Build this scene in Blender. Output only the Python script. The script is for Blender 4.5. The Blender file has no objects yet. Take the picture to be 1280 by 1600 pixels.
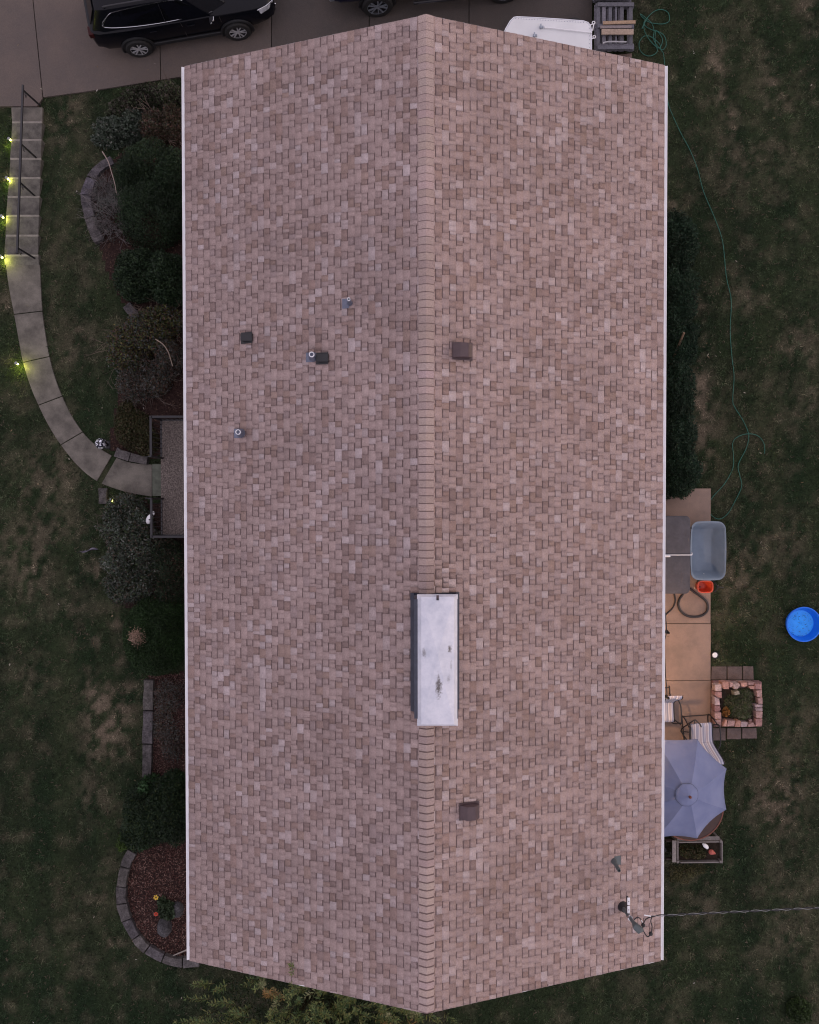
import bpy, math, random
import numpy as np
from mathutils import Vector, Matrix

# ------------------------------------------------------------------ camera, sky, sun, exposure
SC = bpy.context.scene
F_PX, CAM_H = 1185.0, 21.0
PITCH, ROLL, YAW = -0.0167, 0.0020, -0.0010
cam_data = bpy.data.cameras.new('camera')
cam = bpy.data.objects.new('camera', cam_data)
SC.collection.objects.link(cam)
cam.location = (0, 0, CAM_H)
cam.rotation_euler = (PITCH, ROLL, YAW)
cam_data.sensor_fit = 'VERTICAL'
cam_data.sensor_height = 36.0
cam_data.lens = F_PX / 1600.0 * 36.0
cam_data.clip_end = 1000.0
SC.camera = cam

SUN_EL, SUN_ROT = math.radians(9.0), math.radians(78.0)
world = bpy.data.worlds.new('World')
SC.world = world
world.use_nodes = True
wn, wl_ = world.node_tree.nodes, world.node_tree.links
wn.clear()
sky = wn.new('ShaderNodeTexSky')
sky.sky_type = 'NISHITA'
sky.sun_disc = False
sky.sun_elevation = SUN_EL
sky.sun_rotation = SUN_ROT
sky.air_density = 1.0
sky.dust_density = 4.0
sky.ozone_density = 1.0
bg = wn.new('ShaderNodeBackground')
bg.inputs['Strength'].default_value = 0.08
wo = wn.new('ShaderNodeOutputWorld')
mixs = wn.new('ShaderNodeMix'); mixs.data_type = 'RGBA'
mixs.inputs['Factor'].default_value = 0.93          # thin even overcast in front of the dusk sky
mixs.inputs['B'].default_value = (1.62, 1.42, 1.60, 1)
wl_.new(sky.outputs[0], mixs.inputs['A'])
wl_.new(mixs.outputs['Result'], bg.inputs['Color'])
wl_.new(bg.outputs[0], wo.inputs[0])

sun_data = bpy.data.lights.new('sun', 'SUN')
sun_data.energy = 0.04
sun_data.angle = math.radians(40)
sun_data.color = (1.0, 0.80, 0.70)
sun = bpy.data.objects.new('sun', sun_data)
SC.collection.objects.link(sun)
sd = Vector((math.sin(SUN_ROT) * math.cos(SUN_EL), math.cos(SUN_ROT) * math.cos(SUN_EL), math.sin(SUN_EL)))
sun.rotation_euler = (-sd).to_track_quat('-Z', 'Y').to_euler()
sun.location = sd * 60

SC.view_settings.view_transform = 'Standard'
SC.view_settings.look = 'None'
SC.view_settings.gamma = 1
SC.view_settings.exposure = 2.84
SC.view_settings.use_curve_mapping = False
SC.cycles.filter_width = 1.15

# ------------------------------------------------------------------ helpers
rng = np.random.default_rng(7)
random.seed(7)
PI = math.pi


def _rot(p, r, y):
    cp, sp = math.cos(p), math.sin(p); cr, sr = math.cos(r), math.sin(r); cy, sy = math.cos(y), math.sin(y)
    X = np.array([[1, 0, 0], [0, cp, -sp], [0, sp, cp]])
    Y = np.array([[cr, 0, sr], [0, 1, 0], [-sr, 0, cr]])
    Z = np.array([[cy, -sy, 0], [sy, cy, 0], [0, 0, 1]])
    return Z @ Y @ X


CAM_R = _rot(PITCH, ROLL, YAW)


def at(px, py, z):
    """survey: a pixel of the 1280 x 1600 photograph and a known height -> the point in the yard (metres)"""
    d = CAM_R @ np.array([(px - 640) / F_PX, (800 - py) / F_PX, -1.0])
    t = (z - CAM_H) / d[2]
    return np.array([d[0] * t, d[1] * t, z])


def sstep(a, b, x):
    t = np.clip((x - a) / (b - a), 0, 1)
    return t * t * (3 - 2 * t)


Z_FRONT, Z_BACK = 1.40, 1.20


def gz(x, y):
    """height of the ground: driveway low at the far end, front and back yards higher"""
    x = np.asarray(x, float); y = np.asarray(y, float)
    front = Z_FRONT * np.clip((10.38 - y) / 4.35, 0, 1) + .075 * sstep(-9.52, -9.36, x) * sstep(-8.4, -9.1, x) * sstep(6.4, 7.6, y) * sstep(10.5, 10.0, y) - .03 * sstep(-9.4, -9.55, x) * (y > 6.2) * (y < 10.9)
    back = Z_BACK * sstep(11.5, 5.0, y)
    wl = sstep(-4.3, -5.2, x)
    wr = sstep(4.2, 5.2, x)
    low = sstep(8.5, 9.4, y)
    mid = 1.3 * (1 - low) - 0.05 * low
    return front * wl + back * wr + mid * (1 - wl - wr)


def atg(px, py, dz=0.0):
    z = 1.2
    for _ in range(12):
        p = at(px, py, z + dz)
        z = float(gz(p[0], p[1]))
    return at(px, py, z + dz)


def tag(o, label=None, cat=None, group=None, kind=None):
    if label: o['label'] = label
    if cat: o['category'] = cat
    if group: o['group'] = group
    if kind: o['kind'] = kind
    return o


def empty(name, loc, label=None, cat=None, group=None, rz=0.0):
    o = bpy.data.objects.new(name, None)
    o.empty_display_size = 0.2
    SC.collection.objects.link(o)
    o.location = loc
    o.rotation_euler = (0, 0, rz)
    return tag(o, label, cat, group)


def world_loc(o):
    v = Vector((0, 0, 0))
    while o is not None:
        v = v + o.location
        o = o.parent
    return v


def link_mesh(name, me, parent=None):
    o = bpy.data.objects.new(name, me)
    SC.collection.objects.link(o)
    if parent is not None: o.parent = parent
    return o


def mesh_np(name, V, F, mat=None, parent=None, col=None, smooth=False, local=False):
    """V (n,3), F (m,k) with constant k, col (n,3) -> object"""
    V = np.asarray(V, np.float32); F = np.asarray(F, np.int32)
    if parent is not None and not local:
        V = V - np.array(world_loc(parent), np.float32)
    me = bpy.data.meshes.new(name)
    me.vertices.add(len(V)); me.vertices.foreach_set('co', V.ravel())
    k = F.shape[1]
    me.loops.add(F.size); me.loops.foreach_set('vertex_index', F.ravel())
    me.polygons.add(len(F))
    me.polygons.foreach_set('loop_start', np.arange(0, F.size, k, dtype=np.int32))
    me.polygons.foreach_set('loop_total', np.full(len(F), k, np.int32))
    if smooth: me.polygons.foreach_set('use_smooth', np.ones(len(F), bool))
    me.update(calc_edges=True)
    if col is not None:
        a = me.color_attributes.new('tone', 'FLOAT_COLOR', 'POINT')
        c = np.ones((len(V), 4), np.float32); c[:, :3] = col
        a.data.foreach_set('color', c.ravel())
    if mat: me.materials.append(mat)
    return link_mesh(name, me, parent)


class MB:
    """collects shapes; build() links them as one mesh object"""
    def __init__(self):
        self.v, self.f, self.c = [], [], []
        self.col = None

    def add(self, vs, fs):
        b = len(self.v)
        self.v += [tuple(map(float, p)) for p in vs]
        self.f += [tuple(b + i for i in f) for f in fs]
        self.c += [self.col] * len(vs)
        return self

    def box(self, c, s, rz=0.0, M=None):
        hx, hy, hz = s[0] / 2, s[1] / 2, s[2] / 2
        pts = [(x, y, z) for z in (-hz, hz) for x, y in ((-hx, -hy), (hx, -hy), (hx, hy), (-hx, hy))]
        R = M if M is not None else Matrix.Rotation(rz, 3, 'Z')
        pts = [R @ Vector(p) + Vector(c) for p in pts]
        return self.add(pts, [(3, 2, 1, 0), (4, 5, 6, 7), (0, 1, 5, 4), (1, 2, 6, 5), (2, 3, 7, 6), (3, 0, 4, 7)])

    def bar(self, a, b, w, h):
        """rectangular bar from a to b; w across, h up"""
        a, b = Vector(a), Vector(b)
        d = (b - a); L = d.length; d.normalize()
        up = Vector((0, 0, 1)) if abs(d.z) < 0.95 else Vector((1, 0, 0))
        s = d.cross(up).normalized(); u = s.cross(d)
        pts = [p + s * (w / 2 * i) + u * (h / 2 * j) for p in (a, b) for i, j in ((-1, -1), (1, -1), (1, 1), (-1, 1))]
        return self.add(pts, [(3, 2, 1, 0), (4, 5, 6, 7), (0, 1, 5, 4), (1, 2, 6, 5), (2, 3, 7, 6), (3, 0, 4, 7)])

    def prism(self, poly, z0, z1, inset=0.0):
        """poly: list of (x,y) counter-clockwise; z0,z1 numbers or lists; inset shrinks the top"""
        n = len(poly)
        P = [Vector((p[0], p[1])) for p in poly]
        cen = sum(P, Vector((0, 0))) / n
        zb = z0 if hasattr(z0, '__len__') else [z0] * n
        zt = z1 if hasattr(z1, '__len__') else [z1] * n
        low = [(p.x, p.y, zb[i]) for i, p in enumerate(P)]
        top = []
        for i, p in enumerate(P):
            q = p + (cen - p).normalized() * inset if inset else p
            top.append((q.x, q.y, zt[i]))
        fs = [tuple(range(n - 1, -1, -1)), tuple(range(n, 2 * n))]
        fs += [(i, (i + 1) % n, n + (i + 1) % n, n + i) for i in range(n)]
        return self.add(low + top, fs)

    def tube(self, pts, r, n=6, closed=False, cap=True):
        pts = [Vector(p) for p in pts]
        m = len(pts)
        rs = r if hasattr(r, '__len__') else [r] * m
        vs = []
        prev = None
        for i in range(m):
            if closed:
                d = pts[(i + 1) % m] - pts[i - 1]
            else:
                d = pts[min(i + 1, m - 1)] - pts[max(i - 1, 0)]
            if d.length < 1e-9: d = Vector((0, 0, 1))
            d.normalize()
            ref = prev if prev is not None and abs(prev.dot(d)) < 0.95 else (Vector((0, 0, 1)) if abs(d.z) < 0.9 else Vector((1, 0, 0)))
            s = d.cross(ref).normalized(); u = s.cross(d).normalized()
            prev = u
            for k in range(n):
                a = 2 * PI * k / n
                vs.append(pts[i] + s * (math.cos(a) * rs[i]) + u * (math.sin(a) * rs[i]))
        fs = []
        for i in range(m if closed else m - 1):
            j = (i + 1) % m
            for k in range(n):
                l = (k + 1) % n
                fs.append((i * n + l, i * n + k, j * n + k, j * n + l))
        if cap and not closed:
            fs.append(tuple(range(n))); fs.append(tuple(range(m * n - 1, (m - 1) * n - 1, -1)))
        return self.add(vs, fs)

    def lathe(self, prof, n=24, c=(0, 0, 0), M=None, cap=True):
        """prof: list of (r, z)"""
        vs = []
        for r, z in prof:
            for k in range(n):
                a = 2 * PI * k / n
                p = Vector((r * math.cos(a), r * math.sin(a), z))
                if M is not None: p = M @ p
                vs.append(p + Vector(c))
        fs = []
        for i in range(len(prof) - 1):
            for k in range(n):
                l = (k + 1) % n
                fs.append((i * n + k, i * n + l, (i + 1) * n + l, (i + 1) * n + k))
        if cap:
            m = len(prof)
            fs.append(tuple(range(n - 1, -1, -1))); fs.append(tuple(range((m - 1) * n, m * n)))
        return self.add(vs, fs)

    def ball(self, c, r, n=12, squash=1.0):
        k = max(4, n // 2)
        prof = [(r * math.sin(PI * i / k) + 1e-4, -r * squash * math.cos(PI * i / k)) for i in range(k + 1)]
        return self.lathe(prof, n, c)

    def loft(self, rings, closed=True, cap=True):
        n = len(rings[0])
        vs = [p for r in rings for p in r]
        fs = []
        for i in range(len(rings) - 1):
            for k in range(n if closed else n - 1):
                l = (k + 1) % n
                fs.append((i * n + k, i * n + l, (i + 1) * n + l, (i + 1) * n + k))
        if cap and closed:
            fs.append(tuple(range(n - 1, -1, -1))); fs.append(tuple(range((len(rings) - 1) * n, len(rings) * n)))
        return self.add(vs, fs)

    def build(self, name, mat, parent=None, smooth=0, bevel=0.0, local=False, kind=None, label=None):
        off = Vector((0, 0, 0)) if (parent is None or local) else world_loc(parent)
        me = bpy.data.meshes.new(name)
        me.from_pydata([Vector(p) - off for p in self.v], [], self.f)
        if any(c is not None for c in self.c):
            a = me.color_attributes.new('tone', 'FLOAT_COLOR', 'POINT')
            for i, c in enumerate(self.c):
                c = c or (0.2, 0.2, 0.2)
                a.data[i].color = (c[0], c[1], c[2], 1)
        if smooth:
            me.polygons.foreach_set('use_smooth', [True] * len(me.polygons))
            me.set_sharp_from_angle(angle=smooth)
        me.update()
        if mat: me.materials.append(mat)
        o = link_mesh(name, me, parent)
        if bevel:
            m = o.modifiers.new('bevel', 'BEVEL'); m.width = bevel; m.segments = 2; m.limit_method = 'ANGLE'
        return tag(o, label, None, None, kind)


def spline(pts, n=8, closed=False):
    P = [Vector(p) for p in pts]; m = len(P); out = []
    for i in range(m if closed else m - 1):
        if closed: p0, p1, p2, p3 = P[i - 1], P[i], P[(i + 1) % m], P[(i + 2) % m]
        else: p0, p1, p2, p3 = P[max(i - 1, 0)], P[i], P[i + 1], P[min(i + 2, m - 1)]
        for k in range(n):
            t = k / n
            out.append(0.5 * ((2 * p1) + (p2 - p0) * t + (2 * p0 - 5 * p1 + 4 * p2 - p3) * t * t + (3 * p1 - p0 - 3 * p2 + p3) * t ** 3))
    if not closed: out.append(P[-1])
    return out


def copy_tree(o, parent=None):
    c = o.copy(); SC.collection.objects.link(c)
    c.parent = parent
    for ch in list(o.children): copy_tree(ch, c)
    return c


def vnoise(x, y, s, seed=0):
    """value noise in numpy, 0..1"""
    r = np.random.default_rng(seed); T = r.random((256, 256))
    x = np.asarray(x) / s + 1000; y = np.asarray(y) / s + 1000
    xi = np.floor(x).astype(int); yi = np.floor(y).astype(int)
    fx = x - xi; fy = y - yi
    fx = fx * fx * (3 - 2 * fx); fy = fy * fy * (3 - 2 * fy)
    g = lambda a, b: T[a % 256, b % 256]
    return (g(xi, yi) * (1 - fx) + g(xi + 1, yi) * fx) * (1 - fy) + (g(xi, yi + 1) * (1 - fx) + g(xi + 1, yi + 1) * fx) * fy


def fnoise(x, y, s, seed=0, o=3):
    t = 0; a = 1; n = 0
    for i in range(o):
        t = t + a * vnoise(x, y, s / 2 ** i, seed + i * 17); n += a; a *= 0.55
    return t / n


def in_poly(x, y, poly):
    x = np.asarray(x); y = np.asarray(y)
    inside = np.zeros(x.shape, bool)
    n = len(poly)
    for i in range(n):
        x1, y1 = poly[i][0], poly[i][1]; x2, y2 = poly[(i + 1) % n][0], poly[(i + 1) % n][1]
        c = (y1 > y) != (y2 > y)
        xc = (x2 - x1) * (y - y1) / ((y2 - y1) if abs(y2 - y1) > 1e-9 else 1e-9) + x1
        inside ^= c & (x < xc)
    return inside


# ------------------------------------------------------------------ materials
def mat_base(name):
    m = bpy.data.materials.new(name); m.use_nodes = True
    nt = m.node_tree; b = nt.nodes['Principled BSDF']
    return m, nt, b


def mat(name, col, rough=0.6, metal=0.0, var=0.15, scale=6.0, bump=0.0, bscale=60.0, spec=0.5, coat=0.0, col2=None, f2=(0.45, 0.65), grain=0.0, emit=None):
    """procedural: two-scale noise colour variation, optional second colour, fine bump"""
    m, nt, b = mat_base(name)
    N, L = nt.nodes, nt.links
    b.inputs['Roughness'].default_value = rough
    b.inputs['Metallic'].default_value = metal
    b.inputs['Specular IOR Level'].default_value = spec
    b.inputs['Coat Weight'].default_value = coat
    geo = N.new('ShaderNodeNewGeometry')
    n1 = N.new('ShaderNodeTexNoise'); n1.inputs['Scale'].default_value = scale; n1.inputs['Detail'].default_value = 6
    n1.inputs['Roughness'].default_value = 0.65
    L.new(geo.outputs['Position'], n1.inputs['Vector'])
    r = N.new('ShaderNodeValToRGB')
    c = np.array(col)
    c2 = np.array(col2) if col2 is not None else c * (1 + var)
    r.color_ramp.elements[0].position = 0.3 if col2 is None else f2[0]
    r.color_ramp.elements[1].position = 0.7 if col2 is None else f2[1]
    r.color_ramp.elements[0].color = (*(c * (1 - var)), 1)
    r.color_ramp.elements[1].color = (*np.minimum(c2, 1), 1)
    L.new(n1.outputs['Fac'], r.inputs['Fac'])
    out = r.outputs['Color']
    if grain:
        n3 = N.new('ShaderNodeTexNoise'); n3.inputs['Scale'].default_value = bscale; n3.inputs['Detail'].default_value = 3
        L.new(geo.outputs['Position'], n3.inputs['Vector'])
        mr = N.new('ShaderNodeMapRange'); mr.inputs['From Min'].default_value = 0.3; mr.inputs['From Max'].default_value = 0.7
        mr.inputs['To Min'].default_value = 1 - grain; mr.inputs['To Max'].default_value = 1 + grain
        L.new(n3.outputs['Fac'], mr.inputs['Value'])
        mx = N.new('ShaderNodeVectorMath'); mx.operation = 'SCALE'
        L.new(out, mx.inputs[0]); L.new(mr.outputs['Result'], mx.inputs['Scale'])
        out = mx.outputs[0]
    L.new(out, b.inputs['Base Color'])
    if bump:
        n2 = N.new('ShaderNodeTexNoise'); n2.inputs['Scale'].default_value = bscale; n2.inputs['Detail'].default_value = 4
        L.new(geo.outputs['Position'], n2.inputs['Vector'])
        bp = N.new('ShaderNodeBump'); bp.inputs['Strength'].default_value = bump; bp.inputs['Distance'].default_value = 0.01
        L.new(n2.outputs['Fac'], bp.inputs['Height']); L.new(bp.outputs['Normal'], b.inputs['Normal'])
    if emit:
        b.inputs['Emission Color'].default_value = (*emit[0], 1); b.inputs['Emission Strength'].default_value = emit[1]
    return m


def mat_tone(name, rough=0.8, grain=0.15, gscale=120.0, spec=0.3, bump=0.0, wear=0.0, wscale=1.2, trans=0.0):
    """colour from the per-piece attribute 'tone', with grain and broad wear"""
    m, nt, b = mat_base(name)
    N, L = nt.nodes, nt.links
    b.inputs['Roughness'].default_value = rough
    b.inputs['Specular IOR Level'].default_value = spec
    a = N.new('ShaderNodeAttribute'); a.attribute_name = 'tone'
    geo = N.new('ShaderNodeNewGeometry')
    n1 = N.new('ShaderNodeTexNoise'); n1.inputs['Scale'].default_value = gscale; n1.inputs['Detail'].default_value = 3
    L.new(geo.outputs['Position'], n1.inputs['Vector'])
    mr = N.new('ShaderNodeMapRange'); mr.inputs['From Min'].default_value = 0.3; mr.inputs['From Max'].default_value = 0.7
    mr.inputs['To Min'].default_value = 1 - grain; mr.inputs['To Max'].default_value = 1 + grain
    L.new(n1.outputs['Fac'], mr.inputs['Value'])
    s = N.new('ShaderNodeVectorMath'); s.operation = 'SCALE'
    L.new(a.outputs['Color'], s.inputs[0]); L.new(mr.outputs['Result'], s.inputs['Scale'])
    out = s.outputs[0]
    if wear:
        n2 = N.new('ShaderNodeTexNoise'); n2.inputs['Scale'].default_value = wscale; n2.inputs['Detail'].default_value = 5
        L.new(geo.outputs['Position'], n2.inputs['Vector'])
        m2 = N.new('ShaderNodeMapRange'); m2.inputs['From Min'].default_value = 0.3; m2.inputs['From Max'].default_value = 0.7
        m2.inputs['To Min'].default_value = 1 - wear; m2.inputs['To Max'].default_value = 1 + wear
        L.new(n2.outputs['Fac'], m2.inputs['Value'])
        s2 = N.new('ShaderNodeVectorMath'); s2.operation = 'SCALE'
        L.new(out, s2.inputs[0]); L.new(m2.outputs['Result'], s2.inputs['Scale'])
        out = s2.outputs[0]
    L.new(out, b.inputs['Base Color'])
    if bump:
        bp = N.new('ShaderNodeBump'); bp.inputs['Strength'].default_value = bump; bp.inputs['Distance'].default_value = 0.006
        L.new(n1.outputs['Fac'], bp.inputs['Height']); L.new(bp.outputs['Normal'], b.inputs['Normal'])
    return m


def mat_glass(name, col=(0.003, 0.0035, 0.005)):
    return mat(name, col, rough=0.08, spec=0.25, var=0.1, coat=0.0)


M = {}
M['shingle'] = mat_tone('shingle granules', rough=0.92, grain=0.26, gscale=65, spec=0.15, bump=0.5, wear=0.09, wscale=0.7)
M['leaf'] = mat_tone('leaf', rough=0.65, grain=0.18, gscale=30, spec=0.25)
M['grass'] = mat_tone('grass blade', rough=0.75, grain=0.15, gscale=25, spec=0.15)
M['stone'] = mat_tone('stone', rough=0.9, grain=0.38, gscale=28, spec=0.15, bump=0.9, wear=0.4, wscale=6)
M['wood'] = mat_tone('weathered wood', rough=0.85, grain=0.22, gscale=45, spec=0.2, bump=0.4, wear=0.12, wscale=8)
M['chip'] = mat_tone('mulch chip', rough=0.9, grain=0.2, gscale=40, spec=0.1)
M['white'] = mat('white painted metal', (0.78, 0.79, 0.82), rough=0.4, var=0.05, scale=2)
M['trim_dark'] = mat('dark underlay', (0.06, 0.05, 0.05), rough=0.9)
M['siding'] = mat('cream siding', (0.45, 0.42, 0.37), rough=0.7, var=0.06)
M['black_metal'] = mat('black metal', (0.012, 0.012, 0.016), rough=0.45, var=0.2)
M['black_plastic'] = mat('black plastic', (0.012, 0.013, 0.016), rough=0.5, var=0.2)
M['rubber'] = mat('tyre rubber', (0.012, 0.012, 0.013), rough=0.8, var=0.25, scale=20)
M['chrome'] = mat('bright metal', (0.75, 0.76, 0.8), rough=0.15, metal=1.0, var=0.03)
M['alloy'] = mat('alloy', (0.5, 0.51, 0.54), rough=0.35, metal=0.3, var=0.1)
M['glass'] = mat_glass('dark glass')
M['galv'] = mat('galvanised metal', (0.33, 0.37, 0.43), rough=0.45, metal=0.6, var=0.2, scale=9)
M['lead'] = mat('lead flashing', (0.13, 0.145, 0.20), rough=0.55, metal=0.3, var=0.25, scale=12)
M['mast_grey'] = mat('grey painted conduit', (.085, .105, .11), rough=.55, var=.2, scale=14)
M['wire_grey'] = mat('dull aluminium wire', (.28, .29, .30), rough=.6, var=.2, scale=10)
M['brown_metal'] = mat('brown painted metal', (0.07, 0.045, 0.05), rough=0.45, var=0.15, scale=10)

# ------------------------------------------------------------------ house dimensions
HX, HY, HW, HL, EZ, RZ = 0.292, -0.391, 5.129, 9.553, 4.80, 6.50
SLOPE = math.hypot(HW, RZ - EZ)
TH = math.atan2(RZ - EZ, HW)


def slope_pt(side, s, v, h=0.0):
    """side -1 left, +1 right; s metres down from the ridge, v along the ridge, h above the slope"""
    return (HX + side * (s * math.cos(TH) + h * math.sin(TH)), HY + v, RZ - s * math.sin(TH) + h * math.cos(TH))


def on_roof(px, py):
    """point of the roof under a pixel"""
    z = 5.6
    for _ in range(15):
        p = at(px, py, z)
        z = RZ - abs(p[0] - HX) * math.tan(TH)
    return at(px, py, z)


# ------------------------------------------------------------------ outlines surveyed from the photograph
PATH_L = [(9, 413), (14, 450), (22, 491), (29, 530), (36, 566), (47, 602), (60, 633), (76, 665), (95, 695), (121, 727), (152, 752), (195, 768), (238, 776)]
PATH_R = [(62, 413), (64, 450), (66, 486), (71, 523), (77, 557), (86, 590), (97, 619), (111, 648), (129, 675), (150, 696), (175, 712), (205, 723), (238, 726)]
ZP = Z_FRONT + 0.04
pathL = spline([at(x, y, ZP) for x, y in PATH_L], 4)
pathR = spline([at(x, y, ZP) for x, y in PATH_R], 4)
PATH_POLY = [tuple(p[:2]) for p in pathL] + [tuple(p[:2]) for p in reversed(pathR)]
PATIO_Z = Z_BACK + 0.05
PX0 = HX + HW - 0.5
PATIO_POLY = [(PX0, at(0, 1306, PATIO_Z)[1]), tuple(at(1113, 1306, PATIO_Z)[:2]), tuple(at(1111, 764, PATIO_Z)[:2]), (PX0, at(0, 764, PATIO_Z)[1])]
HOUSE_POLY = [(HX - HW + .4, HY - HL + .3), (HX + HW - .4, HY - HL + .3), (HX + HW - .4, HY + HL - .3), (HX - HW + .4, HY + HL - .3)]
DRIVE_Z = 0.05
DRIVE_POLY = [tuple(at(*p, DRIVE_Z)[:2]) for p in ((-260, 166), (60, 166), (66, 152), (120, 145), (180, 136), (249, 125), (300, 116), (320, 140), (926, 140), (926, -300), (-260, -300))]
STAIR_Y = [190, 217.6, 247, 277, 306.6, 336, 367, 398, 413.5]
STAIR_L = [19, 18, 16, 15, 12, 10, 9, 7, 8]
STAIR_R = [65.5, 65, 64, 63, 62, 61, 60, 60, 61]
STAIR_POLY = [tuple(at(17, 165, .05)[:2]), tuple(at(7, 413, 1.44)[:2]), tuple(at(62, 413, 1.44)[:2]), tuple(at(66, 165, .05)[:2])]
BED_TOP = [tuple(at(x, y, 1.1)[:2]) for x, y in ((300, 170), (262, 168), (215, 190), (180, 215), (150, 240), (136, 262), (130, 290), (131, 320), (142, 350), (160, 385), (180, 440), (205, 485), (215, 520), (200, 560), (195, 620), (185, 660), (178, 700), (205, 718), (250, 716), (300, 690))]
BED_LOW = [tuple(at(x, y, 1.45)[:2]) for x, y in ((300, 1290), (220, 1310), (200, 1335), (188, 1370), (186, 1400), (192, 1440), (209, 1472), (238, 1492), (270, 1502), (330, 1503))]
BED_MID = [tuple(at(x, y, 1.45)[:2]) for x, y in ((300, 1050), (232, 1055), (230, 1140), (228, 1215), (215, 1240), (210, 1300), (300, 1300))]
BED_PORCH = [tuple(at(x, y, 1.42)[:2]) for x, y in ((300, 785), (240, 785), (180, 776), (165, 790), (165, 830), (172, 880), (175, 920), (200, 950), (300, 950))]
PLANTER_Z = 1.62
FIRE_POLY = [tuple(at(x, y, 1.3)[:2]) for x, y in ((1112, 1042), (1188, 1042), (1190, 1156), (1112, 1156))]
BEDS = [BED_TOP, BED_LOW, BED_MID, BED_PORCH]

# dry straw patches: pixel centre, radius in px, strength
DRY = [(1113, 82, 16, .8), (1120, 108, 14, .8), (1131, 150, 15, .75), (1143, 182, 12, .8), (1146, 205, 9, .7), (1205, 128, 14, .6), (1222, 160, 14, .6), (1258, 12, 18, .6),
       (1265, 140, 12, .5), (1095, 470, 14, .6), (1094, 540, 16, .5), (1092, 600, 14, .9), (1092, 640, 14, .9), (1096, 680, 16, .7), (1100, 720, 16, .5), (1050, 322, 18, .6),
       (1160, 460, 26, .4), (1245, 535, 26, .45), (1230, 850, 40, .35), (1150, 880, 30, .5), (1155, 930, 30, .5), (1120, 1020, 10, .3), (1205, 1235, 44, .45), (1215, 1270, 36, .45),
       (1240, 1140, 40, .3), (1060, 1370, 26, .4), (1090, 1420, 30, .3), (1220, 1470, 26, .35),
       (150, 1075, 20, .85), (160, 1110, 24, .8), (165, 1140, 22, .8), (195, 1080, 14, .85), (196, 1120, 16, .6), (190, 1170, 18, .5), (150, 1175, 22, .5), (148, 1005, 10, .8), (183, 975, 10, .8), (184, 1030, 8, .6),
       (150, 885, 12, .7), (158, 905, 10, .7), (120, 960, 26, .4), (50, 905, 40, .45), (30, 850, 40, .4), (110, 175, 26, .45), (95, 215, 30, .35), (80, 470, 20, .3), (100, 560, 30, .3), (90, 720, 36, .4),
       (60, 760, 40, .35), (150, 1250, 30, .4), (175, 1470, 14, .5), (40, 1060, 40, .25), (8, 480, 12, .6), (120, 520, 20, .3), (100, 820, 40, .35), (1180, 250, 26, .3), (1130, 260, 40, .3)]
_dry = []
for _px, _py, _r, _s in DRY:
    _p = atg(_px, _py)
    _dry.append((_p[0], _p[1], _r / 60.0, _s))


def dryness(x, y):
    br = fnoise(x * 1.5, y, 0.20, 21, 3)
    d = 0.22 * sstep(0.50, 0.80, fnoise(x, y, 2.6, 3, 4)) * sstep(.3, .65, br) + 0.22 * sstep(.50, .75, fnoise(x, y, .4, 9, 3))
    for cx, cy, r, s in _dry:
        q = ((x - cx) ** 2 + (y - cy) ** 2) / (r * r)
        d = d + s * np.exp(-q * .8) * sstep(0.38, 0.58, br)
    return np.clip(d, 0, 1)


GREEN1, GREEN2 = np.array([.0155, .0285, .0135]), np.array([.032, .0445, .0215])
STRAW, BROWN = np.array([.165, .134, .097]), np.array([.042, .032, .024])


def lawn_colour(x, y, jitter):
    d = dryness(x, y)
    g = fnoise(x, y, 1.5, 31, 3)
    stripe = 0.5 + 0.5 * np.sin((x + 0.25 * fnoise(x, y, 3, 5, 2)) * 2 * PI / 1.15)
    gg = np.clip(0.5 * sstep(.3, .7, g) + 0.42 * sstep(.2, .8, stripe) + 0.3 * (jitter - .5), 0, 1)[:, None]
    c = GREEN1 * (1 - gg) + GREEN2 * gg
    b = (0.14 * sstep(.52, .75, fnoise(x, y, 2.1, 57, 4)) * (.4 + jitter))[:, None]; b = np.clip(b, 0, .8)
    c = c * (1 - b) + BROWN * b
    k = np.clip(d * (0.6 + 0.8 * jitter), 0, 1)[:, None]
    return c * (1 - k) + STRAW * k


# ------------------------------------------------------------------ ground
fine_x = np.arange(-15, 15.01, 0.125); fine_y = np.arange(-17, 17.01, 0.125)
gxs = np.concatenate([[-200, -120, -60, -35, -22, -17], fine_x, [17, 22, 35, 60, 120, 200]])
gys = np.concatenate([[-200, -120, -60, -35, -24, -19], fine_y, [19, 24, 35, 60, 120, 200]])
GX, GY = np.meshgrid(gxs, gys)
gxf, gyf = GX.ravel(), GY.ravel()
gzf = gz(gxf, gyf) + 0.015 * (fnoise(gxf, gyf, .6, 71, 2) - .5)
nxg, nyg = len(gxs), len(gys)
idx = np.arange(nxg * nyg).reshape(nyg, nxg)
gF = np.stack([idx[:-1, :-1], idx[:-1, 1:], idx[1:, 1:], idx[1:, :-1]], -1).reshape(-1, 4)
gcol = lawn_colour(gxf, gyf, np.full(len(gxf), .45)) * 0.8
M['soil'] = mat_tone('lawn soil and thatch', rough=0.95, grain=0.35, gscale=28, spec=0.05, bump=0.8, wear=0.15, wscale=2)
lawn = mesh_np('ground', np.stack([gxf, gyf, gzf], -1), gF, M['soil'], None, gcol, smooth=True)
tag(lawn, 'patchy dusk-dark lawn ground sheet around the house', None, None, 'structure')


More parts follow.
